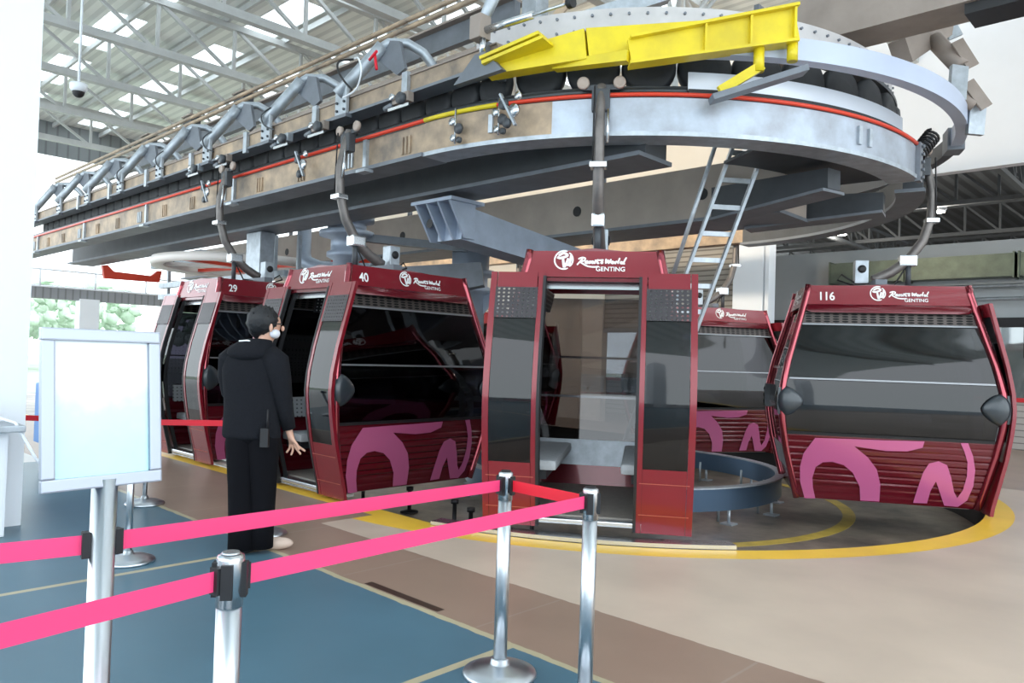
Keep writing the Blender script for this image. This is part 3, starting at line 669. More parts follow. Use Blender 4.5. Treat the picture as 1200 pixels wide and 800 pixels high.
# hoses, sensors and small gear on the near track
def hose(pts,lab,m=BLK,r=.012):
    P_=[]
    for i in range(len(pts)-1):
        p0=pts[max(0,i-1)];p1=pts[i];p2=pts[i+1];p3=pts[min(len(pts)-1,i+2)]
        for q in range(6):
            t_=q/6; P_.append(tuple(.5*(2*p1[j]+(-p0[j]+p2[j])*t_+(2*p0[j]-5*p1[j]+4*p2[j]-p3[j])*t_**2+(-p0[j]+3*p1[j]-3*p2[j]+p3[j])*t_**3) for j in range(3)))
    P_.append(pts[-1]); tag(MB().tube(P_,r,8).build('hose',m),lab,'hose')
x=-7.35
hose([(x+.1,4.85,4.75),(x-.02,4.74,4.72),(x+.0,4.72,4.6),(x+.12,4.74,4.45),(x+.2,4.78,4.36)],'black hose looping over the pipe arch nearest the turn')
hose([(x+.2,4.8,4.72),(x+.36,4.74,4.66),(x+.42,4.74,4.5),(x+.3,4.76,4.34),(x+.05,4.76,4.3)],'white cable looping beside the pipe arch nearest the turn',WPANEL,.010)
t=thing('red_lever','small red lever handle on the pipe arch nearest the turn','lever',(x+.42,4.84,4.66)); MB().tube([(0,0,0),(.16,-.02,.05)],.016,8).build('handle',TAPER,t); MB().tube([(.1,0,.03),(.14,.0,-.14)],.016,8).build('stem',TAPER,t)
for i,(x,z,lab) in enumerate(((-7.75,4.065,'just left of the first pipe arch'),(-8.55,4.065,'between the first two pipe arches'),(-10.15,4.065,'over cabin 29 hanger'),(-11.05,4.065,'farthest toward the open end'),(-6.2,4.065,'nearest the yellow beam'))):
    t=thing('belt_drive_unit','grey roller unit under the conveyor beam, '+lab,'drive unit',(x,4.74,z))
    MB().box(-.16,.10,.0,.08,-.05,.05,.01).build('gearbox',GALV if i%2 else BROWNB,t)
    MB().lathe([(0,-.05),(.06,-.05),(.06,0),(.03,.012),(0,.012)],(.02,0,-.02),16,'y').build('pulley',GDARK,t)
    MB().lathe([(0,-.04),(.035,-.04),(.035,0),(0,.006)],(-.13,0,.02),14,'y').build('idler',SILV,t)
    MB().tube([(-.3,.02,-.06),(-.16,.02,-.04)],.03,10).build('motor',GMID,t)
    MB().bar((-.2,-.01,-.10),(.14,-.01,-.10),.02,.03).build('arm',SILV,t)
for i,(xx,lab) in enumerate(((-9.1,'second'),(-10.8,'third'),(-12.5,'fourth'),(-14.2,'fifth'))):
    hose([(xx+.1,4.80,4.55),(xx+.0,4.73,4.45),(xx+.1,4.72,4.3),(xx+.28,4.76,4.22)],'thin dark cable hanging at the %s pipe arch from the turn'%lab,GDARK,.010)
for i,(xx,yy) in enumerate(((-13.2,6.5),(-15.4,6.5),(-17.6,6.5))):
    t=thing('junction_box','dark junction box standing on the cable tray toward the open end','box',(xx,yy,5.69),0,'junction boxes on the cable tray')
    MB().box(-.2,.2,-.1,.1,.1,.4,.02).build('housing',GDARK,t); MB().box(-.03,.03,-.03,.03,0,.1).build('foot',GMID,t); MB().box(-.22,.22,-.13,.13,.4,.43,.01).build('lid',BROWNB,t)
for i,(a,z) in enumerate(((-74,3.62),(-82,3.6))):
    p=Vector(arcpt(R_O+.03,a,z)); t=thing('sensor_cluster','silver sensor and clamp cluster on the brown start of the curved beam, %s'%('right one' if i==0 else 'left one'),'mechanism',p)
    for k,(dx,dz,r_) in enumerate(((-.05,.08,.04),(.04,.0,.05),(-.03,-.08,.035),(.05,-.11,.03))): MB().lathe([(0,-.03),(r_,-.03),(r_,0),(r_*.5,.012),(0,.012)],(dx,0,dz),12,'y').build('roller',SILV if k%2==0 else GDARK,t)
    MB().tube([(0,-.02,.2),(0,-.02,-.14)],.010,6).build('rod',SILV,t)
# ladder
t=thing('ladder','galvanised ladder leaning up into the loop behind the open cabin','ladder')
bot=Vector((-5.55,7.6,-.3)); 
LT=pxpt(886,150,7.9); LB=pxpt(716,606,8.6)
side=Rv*.18+Fv*.05
for s_ in(-1,1):
    MB().bar(LB+side*s_,LT+side*s_,.03,.09,Fv).build('side_rail',GALV,t)
for k in range(15):
    q=LB.lerp(LT,.03+k/15.4); MB().bar(q-side,q+side,.05,.03,Fv).build('rung',GALV,t)
t=thing('ladder_handrail','thin grey handrail tube slanting beside the ladder','handrail')
MB().tube([pxpt(845,150,7.6),pxpt(786,330,7.9)],.022,8).build('tube',GALV,t)
# bullwheel
t=thing('bullwheel','large horizontal cable wheel with white spokes and red hub above cabin 29','wheel',(-13.6,6.95,2.98))
mb=MB(); mb.lathe([(1.5,-.05),(1.70,-.08),(1.73,.0),(1.70,.08),(1.5,.06),(1.5,-.05)],(0,0,0),48); mb.build('rim',mat('white_wheel_paint',(.75,.70,.66),.4),t)
for k in range(8):
    a=k*PI/4+.2; MB().bar((.25*math.cos(a),.25*math.sin(a),0),(1.52*math.cos(a),1.52*math.sin(a),0),.12,.06).build('spoke',MT['white_wheel_paint'] if k%2 else RAILRED,t)
MB().lathe([(.3,-.12),(.3,.12),(.15,.2)],(0,0,0),24).build('hub',RAILRED,t)
o=tag(MB().bar((-11.3,7.9,2.66),(-11.3,7.9,3.06),.5,.5,w1=.8,h1=.8).build('wheel_motor',RAILRED),'red funnel shaped housing to the right of the cable wheel','housing')
o=tag(MB().prism([(0,.2),(.1,.22),(.25,.08),(1.1,.06),(1.25,.2),(1.35,.2),(1.3,-.08),(.05,-.1)],lambda u,v,tt:(-19.2+tt,6.15+u,3.08+v),-.06,.06).build('rescue_cradle',RAILRED),'red metal cradle hung under the near track at the far left','cradle')
t=thing('drilled_beam','pale beam with a row of round holes below the cable wheel','beam',(-15.2,6.3,3.07))
MB().box(-1.5,.9,0,.12,0,.24).build('web',GALV,t)
for k in range(7): MB().lathe([(.05,0),(.05,.01)],(-1.3+k*.33,-.005,.12),12,'y').build('bore_hole',BLK,t)
for i,(z,x0,x1,lab) in enumerate(((2.62,-16,-11,'upper'),(2.42,-16.5,-10.6,'lower'))):
    mb=MB().box(x0,x1,6.2+i*.2,6.32+i*.2,z,z+.1)
    for xx in (x0+.4,x1-.4): mb.box(xx,xx+.06,6.21+i*.2,6.27+i*.2,z+.1,3.31)
    o=tag(mb.build('cross_rail',GALV),'pale horizontal rail under the drilled beam, the %s one'%lab,'rail')
tag(MB().box(-11.5,-11.05,5.8,6.05,2.62,3.29,.02).build('switch_cabinet',GALV),'pale grey cabinet hung behind cabin 29 roof','cabinet')
for i,(x,lab) in enumerate(((-14.5,'warm flood lamp on the central girder, farthest from the turn'),(-10.5,'warm flood lamp on the central girder, middle one'),(-6.3,'warm flood lamp on the central girder, nearest the turn'))):
    t=thing('flood_lamp',lab,'lamp',(x,8.3,3.78))
    MB().box(-.03,.03,-.03,.03,0,.3).build('bracket',GMID,t); MB().box(-.2,.2,-.08,.1,.3,.55,.02).build('housing',GMID,t)
    MB().box(-.17,.17,.1,.105,.33,.52).build('lens',mat('warm_lens',(1,.9,.7),.5,emit=(1,.86,.62,20)),t)
    ld=bpy.data.lights.new('flood_light','SPOT'); ld.energy=130; ld.color=(1,.85,.66); ld.spot_size=math.radians(150); ld.spot_blend=.7; ld.shadow_soft_size=.15
    l=bpy.data.objects.new('flood_light',ld); COL.objects.link(l); l.parent=t; l.location=(0,.2,.42); l.rotation_euler=(math.radians(100),0,0)
# ================================================================== GONDOLA
zk=[.06,.30,.60,.85,1.05,1.25,1.5,1.8,2.06,2.30]
hNk=[.86,.92,.99,1.03,1.05,1.035,.985,.905,.835,.775]
hTk=[.66,.70,.745,.785,.80,.785,.735,.66,.60,.545]
def lerpk(K,z):
    if z<=zk[0]: return K[0]
    for i in range(len(zk)-1):
        if z<=zk[i+1]: q=(z-zk[i])/(zk[i+1]-zk[i]); return K[i]*(1-q)+K[i+1]*q
    return K[-1]
hN=lambda z: lerpk(hNk,z)
hT=lambda z: lerpk(hTk,z)
FACES={'end+':(Vector((1,0,0)),Vector((0,1,0))),'end-':(Vector((-1,0,0)),Vector((0,-1,0))),'side+':(Vector((0,1,0)),Vector((-1,0,0))),'side-':(Vector((0,-1,0)),Vector((1,0,0)))}
def FP(face,u,z,off=0.):
    o_,r_=FACES[face]; d=(hT(z) if face[0]=='e' else hN(z))+off
    return o_*d+r_*u+Vector((0,0,z))
def W(face,z): return hN(z) if face[0]=='e' else hT(z)
def zr(z0,z1,step=.07):
    n=max(1,int(round((z1-z0)/step))); return [z0+(z1-z0)*i/n for i in range(n+1)]
def panel(face,z0,z1,f0,f1,off,t,name,m,parent,inset=.0,step=.07,nu=2):
    # f0,f1: fractions of the half width, or absolute if tuple ('a',value)
    mb=MB(); rows=[]
    for z in zr(z0,z1,step):
        w=W(face,z)-inset; a=f0[1] if isinstance(f0,tuple) else f0*w; b_=f1[1] if isinstance(f1,tuple) else f1*w
        rows.append([FP(face,a+(b_-a)*k/(nu-1),z,off) for k in range(nu)])
    mb.slab(rows,FACES[face][0],t); return mb.build(name,m,parent)
DOTB=dotmat('perforated_black_panel',(.03,.03,.034),(.55,.57,.6),(0,22,26),.22)
VENT=dotmat('slotted_vent_strip',(.10,.085,.08),(.01,.01,.01),(0,11,38),.36,0,.7)
GRILL=dotmat('door_grille_mesh',(.05,.045,.05),(.3,.3,.3),(24,0,30),.26,.85)
SEATP=dotmat('perforated_white_backrest',(.62,.65,.68),(.16,.18,.2),(0,18,22),.2)
def decal(parent,face,polys,name,m,off,fn):
    mb=MB()
    for poly in polys:
        f=mb.b.faces.new([mb.b.verts.new((u,0,z)) for u,z in poly])
    zs=[v.co.z for v in mb.b.verts]
    z=.06
    k=min(zs)+.03
    while k<max(zs):
        bmesh.ops.bisect_plane(mb.b,geom=mb.b.verts[:]+mb.b.edges[:]+mb.b.faces[:],plane_co=(0,0,k),plane_no=(0,0,1)); k+=.03
    bmesh.ops.triangulate(mb.b,faces=mb.b.faces[:])
    for v in mb.b.verts: v.co=fn(v.co.x,v.co.z,off)
    return mb.build(name,m,parent,fix=False)
def ribbons(strokes,wd,mb,fn,off):
    for st in strokes:
        L=[];n=len(st)
        for i,(u,z) in enumerate(st):
            a=st[max(0,i-1)];b_=st[min(n-1,i+1)];dx,dz=b_[0]-a[0],b_[1]-a[1];l=math.hypot(dx,dz) or 1
            w_=wd*(1.0 if 0<i<n-1 else .55); nx,nz=-dz/l*w_/2,dx/l*w_/2
            L.append((mb.b.verts.new(fn(u+nx,z+nz,off)),mb.b.verts.new(fn(u-nx,z-nz,off))))
        for i in range(n-1): mb.b.faces.new((L[i][0],L[i+1][0],L[i+1][1],L[i][1]))
def smooth(st,n=5):
    out=[]
    for i in range(len(st)-1):
        p0=st[max(0,i-1)];p1=st[i];p2=st[i+1];p3=st[min(len(st)-1,i+2)]
        for k in range(n):
            t_=k/n;out.append(tuple(.5*(2*p1[j]+(-p0[j]+p2[j])*t_+(2*p0[j]-5*p1[j]+4*p2[j]-p3[j])*t_**2+(-p0[j]+3*p1[j]-3*p2[j]+p3[j])*t_**3) for j in(0,1)))
    out.append(st[-1]); return out
SCRIPT=[ # "Resorts World" in brush script, unit width
 [(.02,.0),(.07,.10),(.13,.22)],
 [(.04,.20),(.12,.25),(.18,.22),(.16,.15),(.09,.11),(.14,.04),(.24,-.04),(.36,-.06),(.46,-.045)],
 [(.19,.075),(.23,.10),(.225,.135),(.195,.12),(.185,.08),(.21,.055),(.245,.075)],
 [(.245,.075),(.28,.13),(.29,.09),(.275,.06),(.25,.065)],
 [(.31,.06),(.30,.10),(.33,.13),(.35,.10),(.34,.065),(.315,.06)],
 [(.35,.12),(.375,.06),(.385,.11),(.41,.125)],
 [(.44,.20),(.425,.10),(.435,.06),(.465,.075)],
 [(.37,.155),(.44,.16),(.55,.175)],
 [(.49,.06),(.52,.12),(.53,.08),(.50,.055)],
 [(.60,.22),(.595,.07),(.64,.17),(.65,.065),(.70,.21)],
 [(.72,.06),(.70,.10),(.73,.13),(.75,.10),(.735,.065),(.72,.06)],
 [(.76,.12),(.785,.06),(.795,.12),(.825,.125)],
 [(.87,.25),(.84,.10),(.85,.06)],
 [(.93,.10),(.895,.12),(.89,.07),(.925,.065),(.95,.11)],
 [(1.0,.27),(.955,.12),(.95,.06),(.975,.065)]]
def textmesh(body,size,fn,off,parent,name,bold=.0):
    cu=bpy.data.curves.new('t','FONT'); cu.body=body; cu.size=size; cu.offset=bold; ot=bpy.data.objects.new('t',cu); COL.objects.link(ot)
    bpy.context.view_layer.update(); me=bpy.data.meshes.new_from_object(ot.evaluated_get(bpy.context.evaluated_depsgraph_get())); bpy.data.objects.remove(ot); 
    mb=MB(); mb.b.from_mesh(me)
    for v in mb.b.verts: v.co=fn(v.co.x,v.co.y,off)
    return mb.build(name,WHITE,parent,fix=False)
def logo(face,u0,z0,wid,parent):
    # emblem + script + small capitals, lying on the header panel
    fn=lambda u,z,off: FP(face,u0+u,z0+z,off)
    mb=MB(); R=.082*wid/.62*1.0
    ring=[(R*math.cos(math.radians(a)),R*math.sin(math.radians(a))) for a in range(70,300,12)]
    ribbons([[(x+R,z+R*.9) for x,z in ring],[(R+R*.95*math.cos(math.radians(a)),R*.9+R*.95*math.sin(math.radians(a))) for a in range(-50,60,12)]],R*.16,mb,fn,.017)
    sw=[[(-.6,.45),(-.1,.75),(.35,.55),(.15,.35),(-.1,.25),(-.05,-.3),(.05,-.85)],[(-.75,.3),(-.4,.2),(-.15,.3)],[(.05,-.85),(.3,-.3),(.45,.2)],[(.3,-.5),(.55,-.5),(.7,.1),(.75,.55)]]
    ribbons([[(R+x*R,R*.9+z*R) for x,z in smooth(s_)] for s_ in sw],R*.26,mb,fn,.017)
    sx_=wid-2.3*R
    ribbons([[(2.3*R+x*sx_,.03*wid/.62+z*sx_*.62) for x,z in smooth(s_)] for s_ in SCRIPT],.014*wid/.62,mb,fn,.017)
    mb.build('lettering',WHITE,parent,fix=False)
    k=wid/.62
    textmesh('GENTING',.055*k,lambda u,z,off:FP(face,u0+.36*k+u*1.05,z0-.022*k+z,off),.017,parent,'lettering',.0006)
def gondola():
    t=thing('cable_car_cabin','x','cable car cabin')
    # roof
    mb=MB(); rows=[]
    mb.slab([[Vector((x*.55,y*.78,2.30+.05*(1-abs(x))*(1)+.04*(1-abs(y)))) for x in(-1,-.5,0,.5,1)] for y in(-1,-.5,0,.5,1)],(0,0,1),.05); mb.build('roof',RED,t)
    # floor
    mb=MB().box(-.62,.62,-.80,.80,.05,.11); mb.build('floor_pan',INFL,t)
    MB().box(-.60,.60,.80,.93,.06,.10,.01).build('door_sill',SILV,t)
    # corner tubes
    for sx_ in(-1,1):
        for sy_ in(-1,1):
            pts=[(sx_*hT(z),sy_*hN(z),z) for z in zr(.06,2.33,.09)]
            MB().tube(pts,.036,10).build('corner_post',TUBE,t)
    for face in('end+','end-'):
        # ribbed lower panel
        mb=MB(); rows=[]
        z=.06
        for k,z in enumerate(zr(.06,.74,.017)):
            ph=((z-.06)/.068)%1; w_=W(face,z)-.03
            bulge=.012*(1 if .15<ph<.8 else 0)*(1 if .22<z<.62 else .2)
            rows.append([FP(face,-w_,z,-.01+bulge),FP(face,w_,z,-.01+bulge)])
        mb.slab(rows,FACES[face][0],.03,False); lp=mb.build('lower_panel',RED,t)
        fnd=lambda u,z,off,face=face: FP(face,u,z,off)
        cv=lambda P_: [((cx-570)/448*1.02,.075+(512-cy+.04*(cx-570))/448*.93) for cx,cy in P_]
        s1=cv([(228,508),(205,420),(202,345),(215,275),(262,196),(400,198),(560,202),(718,203),(712,235),(650,255),(560,255),(430,235),(490,290),(530,350),(548,425),(548,512),(468,510),(462,440),(430,370),(390,332),(340,316),(300,320),(270,345),(258,400),(262,450),(275,508)])
        s2=cv([(688,512),(700,450),(720,360),(742,312),(780,300),(815,318),(835,380),(850,450),(865,480),(885,440),(897,370),(895,300),(880,250),(862,208),(892,208),(915,270),(928,340),(925,420),(905,490),(870,524),(815,520),(795,460),(775,400),(755,450),(745,512)])
        decal(lp,face,[s1,s2],'livery_graphic',PINK,.0055,fnd)
        # windows
        panel(face,.76,1.90,-1,1,-.012,.012,'window',GLASS,t,.04)
        panel(face,1.315,1.332,-1,1,.004,.012,'window_bar',mat('dull_bar',(.30,.31,.33),.4,.7),t,.05)
        panel(face,1.895,1.912,-1,1,.006,.02,'window_bar',MT['dull_bar'],t,.04)
        panel(face,.735,.765,-1,1,.006,.02,'window_sill',BLK,t,.04)
        panel(face,1.915,2.06,-1,1,-.008,.015,'vent_strip',VENT,t,.04)
        # header and visor
        panel(face,2.10,2.325,-1,1,.012,.03,'header_panel',RED2,t,.0)
        mb=MB(); w_=W(face,2.06)-.04
        rows=[[FP(face,u*w_,2.12,.012+.0) for u in(-1,-.94,0,.94,1)],[FP(face,u*w_,2.09,.05 if abs(u)<1 else .015) for u in(-1,-.94,0,.94,1)],[FP(face,u*w_,2.03 if abs(u)<1 else 2.05,.045 if abs(u)<1 else .01) for u in(-1,-.94,0,.94,1)]]
        mb.slab(rows,FACES[face][0],.02); mb.build('visor',RED,t)
        logo(face,-.16,2.175,.56,t)
        # corner bumpers
        for s_ in(-1,1):
            mb=MB(); o_,r_=FACES[face]
            c_=FP(face,s_*(hN(1.08)-.08),1.08,.005)
            rot=Matrix((( (r_*s_).x,o_.x,0,0),((r_*s_).y,o_.y,0,0),(0,0,1,0),(0,0,0,1)))
            q=bmesh.ops.create_uvsphere(mb.b,u_segments=24,v_segments=14,radius=1)
            for v in q['verts']:
                x,y,z_=v.co; k=(x+1)/2; v.co=Vector((x*.13,y*.07*(.45+.6*k),z_*.16*(.55+.45*min(1,k*1.6))))
                
            bmesh.ops.transform(mb.b,matrix=Matrix.Translation(c_)@rot,verts=q['verts'])
            for f in mb.b.faces: f.smooth=True
            bp=mb.build('corner_bumper',DGREY,t)
            sd=FACES['side+'][0]
            face2=('side+' if (r_*s_).y>0 else 'side-'); uu=(o_.dot(FACES[face2][1]))
            mb=MB()
            rows=[[FP(face2,uu*(hT(z)-.10),z,.045),FP(face2,uu*(hT(z)+.03),z,.045)] for z in(.94,1.0,1.08,1.16,1.22)]
            mb.slab(rows,FACES[face2][0],.06); mb.build('bumper_plate',DGREY,bp)
            mb=MB()
            for z in(1.0,1.08,1.16): 
                q1=FP(face2,uu*(hT(z)-.035),z,.045); mb.tube([q1,q1+FACES[face2][0]*.012],.022,10)
            mb.build('bolt_set',BLK,bp)
        # bench
        s_=1 if face=='end+' else -1
        mb=MB(); mb.box(min(s_*.27,s_*.66),max(s_*.27,s_*.66),-.72,.76,.46,.55,.04); b_=mb.build('bench_seat',CLOTH,t)
        MB().box(min(s_*.36,s_*.66),max(s_*.36,s_*.66),-.7,.7,.38,.47).build('bench_frame',INT,t)
        mb=MB(); rows=[[FP(face,u*.8,z,-.08) for u in(-1,1)] for z in(.70,.80,.92)]; mb.slab(rows,FACES[face][0],.03); mb.build('backrest',SEATP,t)
        mb=MB(); rows=[[FP(face,u*.5,z,-.10) for u in(-1,1)] for z in(1.88,1.98,2.06)]; mb.slab(rows,FACES[face][0],.03); mb.build('speaker_panel',DOTB,t)
    # door side and inner side
    panel('side+',2.10,2.325,-1,1,.012,.03,'header_panel',RED2,t)
    panel('side+',2.06,2.09,-1,1,.03,.04,'header_strip',RED,t)
    logo('side+',-.33,2.175,.60,t)
    panel('side-',2.10,2.325,-1,1,.012,.03,'header_panel',RED2,t)
    logo('side-',-.33,2.175,.60,t)
    for s_ in(-1,1):
        a,b_=(-.985,('a',-.40)) if s_<0 else (('a',.40),.985)
        panel('side+',.76,2.05,a,b_,-.02,.012,'window',GLASS,t)
        panel('side+',.06,.76,a,b_,-.01,.03,'lower_panel',RED,t)
        panel('side+',.06,2.07,('a',s_*.40-.015),('a',s_*.40+.015),.0,.04,'door_frame',BLK,t)
    panel('side-',.56,2.05,-1,1,-.015,.012,'window',glassmat('light_smoked_glass',(.38,.37,.38),.03),t,.04)
    for z in(1.0,1.42): panel('side-',z,z+.025,-1,1,-.005,.02,'window_bar',SILV,t,.04)
    panel('side-',.30,.56,-1,1,-.01,.03,'kick_plate',GALV,t,.03)
    panel('side-',.06,.30,-1,1,-.01,.03,'lower_panel',RED,t,.03)
    panel('side+',2.0,2.06,('a',-.40),('a',.40),-.03,.03,'door_track',SILV,t)
    MB().box(-.52,.52,-.74,.74,2.24,2.27).build('ceiling_lining',INT,t)
    # sliding doors, open: pushed to each side
    for s_ in(-1,1):
        d=bpy.data.objects.new('door',None); COL.objects.link(d); d.parent=t
        lo,hi=sorted((s_*.395,s_*.85)); of=.085
        def dp(z0,z1,a,b_,off,th,name,m): 
            mb=MB(); rows=[[FP('side+',a,z,off),FP('side+',b_,z,off)] for z in zr(z0,z1,.08)]; mb.slab(rows,FACES['side+'][0],th); return mb.build(name,m,d)
        dp(.03,2.13,lo,lo+.052,of,.035,'door_stile',RED2); dp(.03,2.13,hi-.052,hi,of,.035,'door_stile',RED2)
        dp(2.0,2.13,lo+.06,hi-.06,of,.03,'door_header',RED2)
        dp(1.74,2.0,lo+.05,hi-.05,of+.006,.008,'door_grille',GRILL)
        dp(.56,1.74,lo+.055,hi-.055,of-.006,.008,'door_glass',GLASS)
        dp(.03,.56,lo+.055,hi-.055,of-.003,.03,'door_panel',RED2)
        for z in(.18,.44): mb=MB(); mb.slab([[FP('side+',lo+.03,z,of+.003),FP('side+',hi-.03,z,of+.003)],[FP('side+',lo+.03,z+.006,of+.003),FP('side+',hi-.03,z+.006,of+.003)]],FACES['side+'][0],.004); mb.build('door_seam',mat('seam_highlight',(.45,.12,.08),.4),d)
        e=lo if s_>0 else hi
        dp(.03,2.1,e-.012,e+.012,of+.004,.045,'door_seal',BLK)
    # roof gear and hanger
    MB().box(-.32,.32,-.06,.06,2.36,2.42,.01).build('roof_frame',GMID,t)
    h=MB(); h.box(-.07,.07,-.22,-.08,2.40,2.66,.012); hb=h.build('control_box',GALV,t)
    h=MB(); h.lathe([(.045,0),(.045,.012),(.02,.02)],(.07,-.15,2.56),14,'x'); h.lathe([(.045,0),(.045,-.012),(.02,-.02)],(-.07,-.15,2.56),14,'x'); h.build('dial',BLK,hb)
    MB().tube([(.0,.34,2.36),(.0,.34,2.66)],.03,8).build('roof_post',GDARK,t)
    MB().tube([(.02,-.2,2.4),(.04,-.36,2.5),(.03,-.4,2.44),(.0,-.2,2.37),(0,.2,2.39),(0,.38,2.7)],.010,6).build('cable',BLK,t)
    h=MB(); pts=[(0,-.02,2.44),(0,.16,2.53),(0,.33,2.66),(0,.48,2.88),(0,.56,3.15),(0,.57,3.42),(0,.52,3.66),(0,.47,3.84)]
    sp=[]
    for i in range(len(pts)-1):
        for k in range(4): sp.append(tuple(pts[i][j]*(1-k/4)+pts[i+1][j]*k/4 for j in range(3)))
    sp.append(pts[-1])
    h.tube(sp,[.058-.018*i/len(sp) for i in range(len(sp))],12); ha=h.build('hanger_arm',mat('worn_hanger_steel',(.22,.20,.19),.45,.5,.35,8),t)
    h=MB(); h.box(-.075,.075,.50,.63,3.08,3.13,.008); h.build('arm_clamp',SILV,ha)
    h=MB(); h.box(-.06,.06,.24,.42,2.60,2.72,.02); h.build('arm_clamp',SILV,ha)
    MB().tube([(.05,.60,3.12),(.05,.58,3.8)],.008,6).build('cable',BLK,ha)
    g=MB(); g.box(-.08,.08,.44,.53,3.60,3.80,.015); g.box(-.17,.17,.44,.48,3.80,3.85,.01); gr=g.build('grip',GDARK,t)
    for s_ in(-1,1): MB().lathe([(.0,-.03),(.055,-.03),(.055,0),(.04,.01),(.03,.002),(0,.002)],(s_*.16,.50,3.86),18,'y').build('grip_wheel',mat('pale_roller',(.42,.34,.29),.5),gr)
    MB().tube([(-.07,.56,3.6),(-.07,.58,3.3)],.014,8).build('spring_rod',SILV,gr)
    return t
base=gondola()
def place(o,c,ang,label,num=None):
    o.location=(c[0],c[1],0); o.rotation_euler=(0,0,math.radians(ang-90)); tag(o,label,'cable car cabin','maroon cable car cabins')
    if num:
        for face in('end+','end-'):
            textmesh(num,.125,lambda u,z,off,face=face:FP(face,(-W(face,2.2)+.12)+u*.9,2.165+z,off),.017,o,'number',.0025)
c40=copytree(base); c29=copytree(base); c116=copytree(base); cA=copytree(base); cB=copytree(base)
place(base,(-4.36,5.72),-56,'cable car cabin with both doors slid open facing the belt barrier')
base.location.z=.035
place(c40,(-6.98,5.12),-90,'cable car cabin numbered 40, right of the person','40')
place(c29,(-9.80,5.12),-90,'cable car cabin numbered 29, left of the person','29')
place(c116,(-2.96,8.98),30,'cable car cabin numbered 116 at the right side of the turn','116')
place(cA,(-6.4,11.3),62,'far cable car cabin partly hidden behind the open one, beside the ladder')
place(cB,(-11.3,11.4),90,'far cable car cabin glimpsed between cabin 40 and the open one')
# ================================================================== STANCHIONS
def stanchion(x,y,lab,hgt=.94,r=.031,ang=0,clips=(0,90,180,270)):
    t=thing('barrier_post',lab,'barrier post',(x,y,0),ang)
    mb=MB(); mb.lathe([(.165,0),(.17,.008),(.165,.02),(.12,.038),(.05,.052),(r+.012,.055),(r+.010,.075),(r,.08)],(0,0,0),48)
    mb.build('base',STEEL,t)
    MB().lathe([(r,.07),(r,hgt-.13)],(0,0,0),32).build('tube',STEEL,t)
    mb=MB(); mb.lathe([(r+.002,hgt-.13),(r+.003,hgt-.012),(r+.001,hgt-.004),(r-.01,hgt)],(0,0,0),32); mb.build('head',SILV,t)
    for k,a in enumerate(clips):
        a=math.radians(a); mb=MB(); d=Vector((math.cos(a),math.sin(a),0)); mb.bar(d*(r+.004)+Vector((0,0,hgt-.105)),d*(r+.004)+Vector((0,0,hgt-.02)),.028,.014,d); mb.build('belt_slot',BLK,t)
    MB().lathe([(r-.006,hgt),(r-.01,hgt+.005)],(0,0,0),24).build('cap',BLK if hgt<.935 else SILV,t)
    return t
P270=(-1.82,.91); P582=(-2.42,2.52); P692=(-1.93,2.52); PS=(-2.14,.715)
stanchion(*P582,'stainless barrier post with dome base standing left of the other front post',.925,ang=.3)
stanchion(*P692,'stainless barrier post nearest the open cabin, at the corner of the pink belts',.92,ang=.6)
stanchion(*P270,'stainless barrier post cropped by the bottom edge, right of the sign',.935,ang=.9)
stanchion(-5.35,1.95,'thin stainless barrier post behind the sign, round base in view',.92,.022)
stanchion(-5.50,3.02,'slim stainless barrier post half hidden behind the legs of the person',.92,.016,clips=())
stanchion(-7.2,2.75,'slim stainless barrier post on the carpet edge beside the sign frame',.92,.02,clips=())
stanchion(-9.4,2.0,'far stainless barrier post left of the sign, nearer of a pair',.92,.03)
stanchion(-9.9,2.25,'far stainless barrier post left of the sign, farther of a pair',.92,.03)
def belt(p,q,z0,z1,lab,m=TAPE,sag=.0,wd=.05):
    p=Vector((p[0],p[1],z0));q=Vector((q[0],q[1],z1)); d=(q-p).normalized(); n_=Vector((-d.y,d.x,0)).normalized(); rows=[]
    mb=MB(); N=14; up=[]
    for i in range(N+1):
        t_=i/N; c=p.lerp(q,t_)-Vector((0,0,sag*4*t_*(1-t_))); up.append(c)
    rows=[[c-Vector((0,0,wd/2)) for c in up],[c+Vector((0,0,wd/2)) for c in up]]
    mb.slab(rows,n_,.002,False); o=tag(mb.build('barrier_belt',m),lab,'belt')
    for e,sg in((p,1),(q,-1)):
        mb=MB(); mb.bar(e+d*sg*.002-Vector((0,0,wd/2+.008)),e+d*sg*.002+Vector((0,0,wd/2+.008)),.03,.02,d); mb.build('belt_clip',BLK,o)
def edge(p,q,r=.036):
    p=Vector((*p,0));q=Vector((*q,0));d=(q-p).normalized(); return (p+d*r)[:2],(q-d*r)[:2]
a,b_=edge(P270,P692); belt(a,b_,.875,.865,'pink belt in front, from the cropped post to the corner post')
LF=(-1.70,.18); a,b_=edge(LF,P270); belt(a,b_,.875,.875,'pink belt in front, running off the left edge of the picture')
a,b_=edge(PS,P582); belt(a,b_,.93,.865,'pink belt behind, from the sign post to the left front post')
a,b_=edge((-2.3,-.1),PS); belt(a,b_,.93,.93,'red belt behind, left of the sign post at the picture edge')
a,b_=edge(P582,P692); belt(a,b_,.865,.86,'short belt between the two front posts, coloured red for its backlit shade',TAPER)  # same webbing as the pink belts, backlit shade put into the colour
a,b_=edge((-7.2,2.75),(-5.50,3.02)); belt(a,b_,.75,.86,'belt behind the sign, coloured red for its backlit shade, ending at the person',TAPER)
a,b_=edge((-10.5,-.2),(-7.2,2.75)); belt(a,b_,.74,.75,'belt at the far left behind the sign, coloured red for its backlit shade',TAPER)
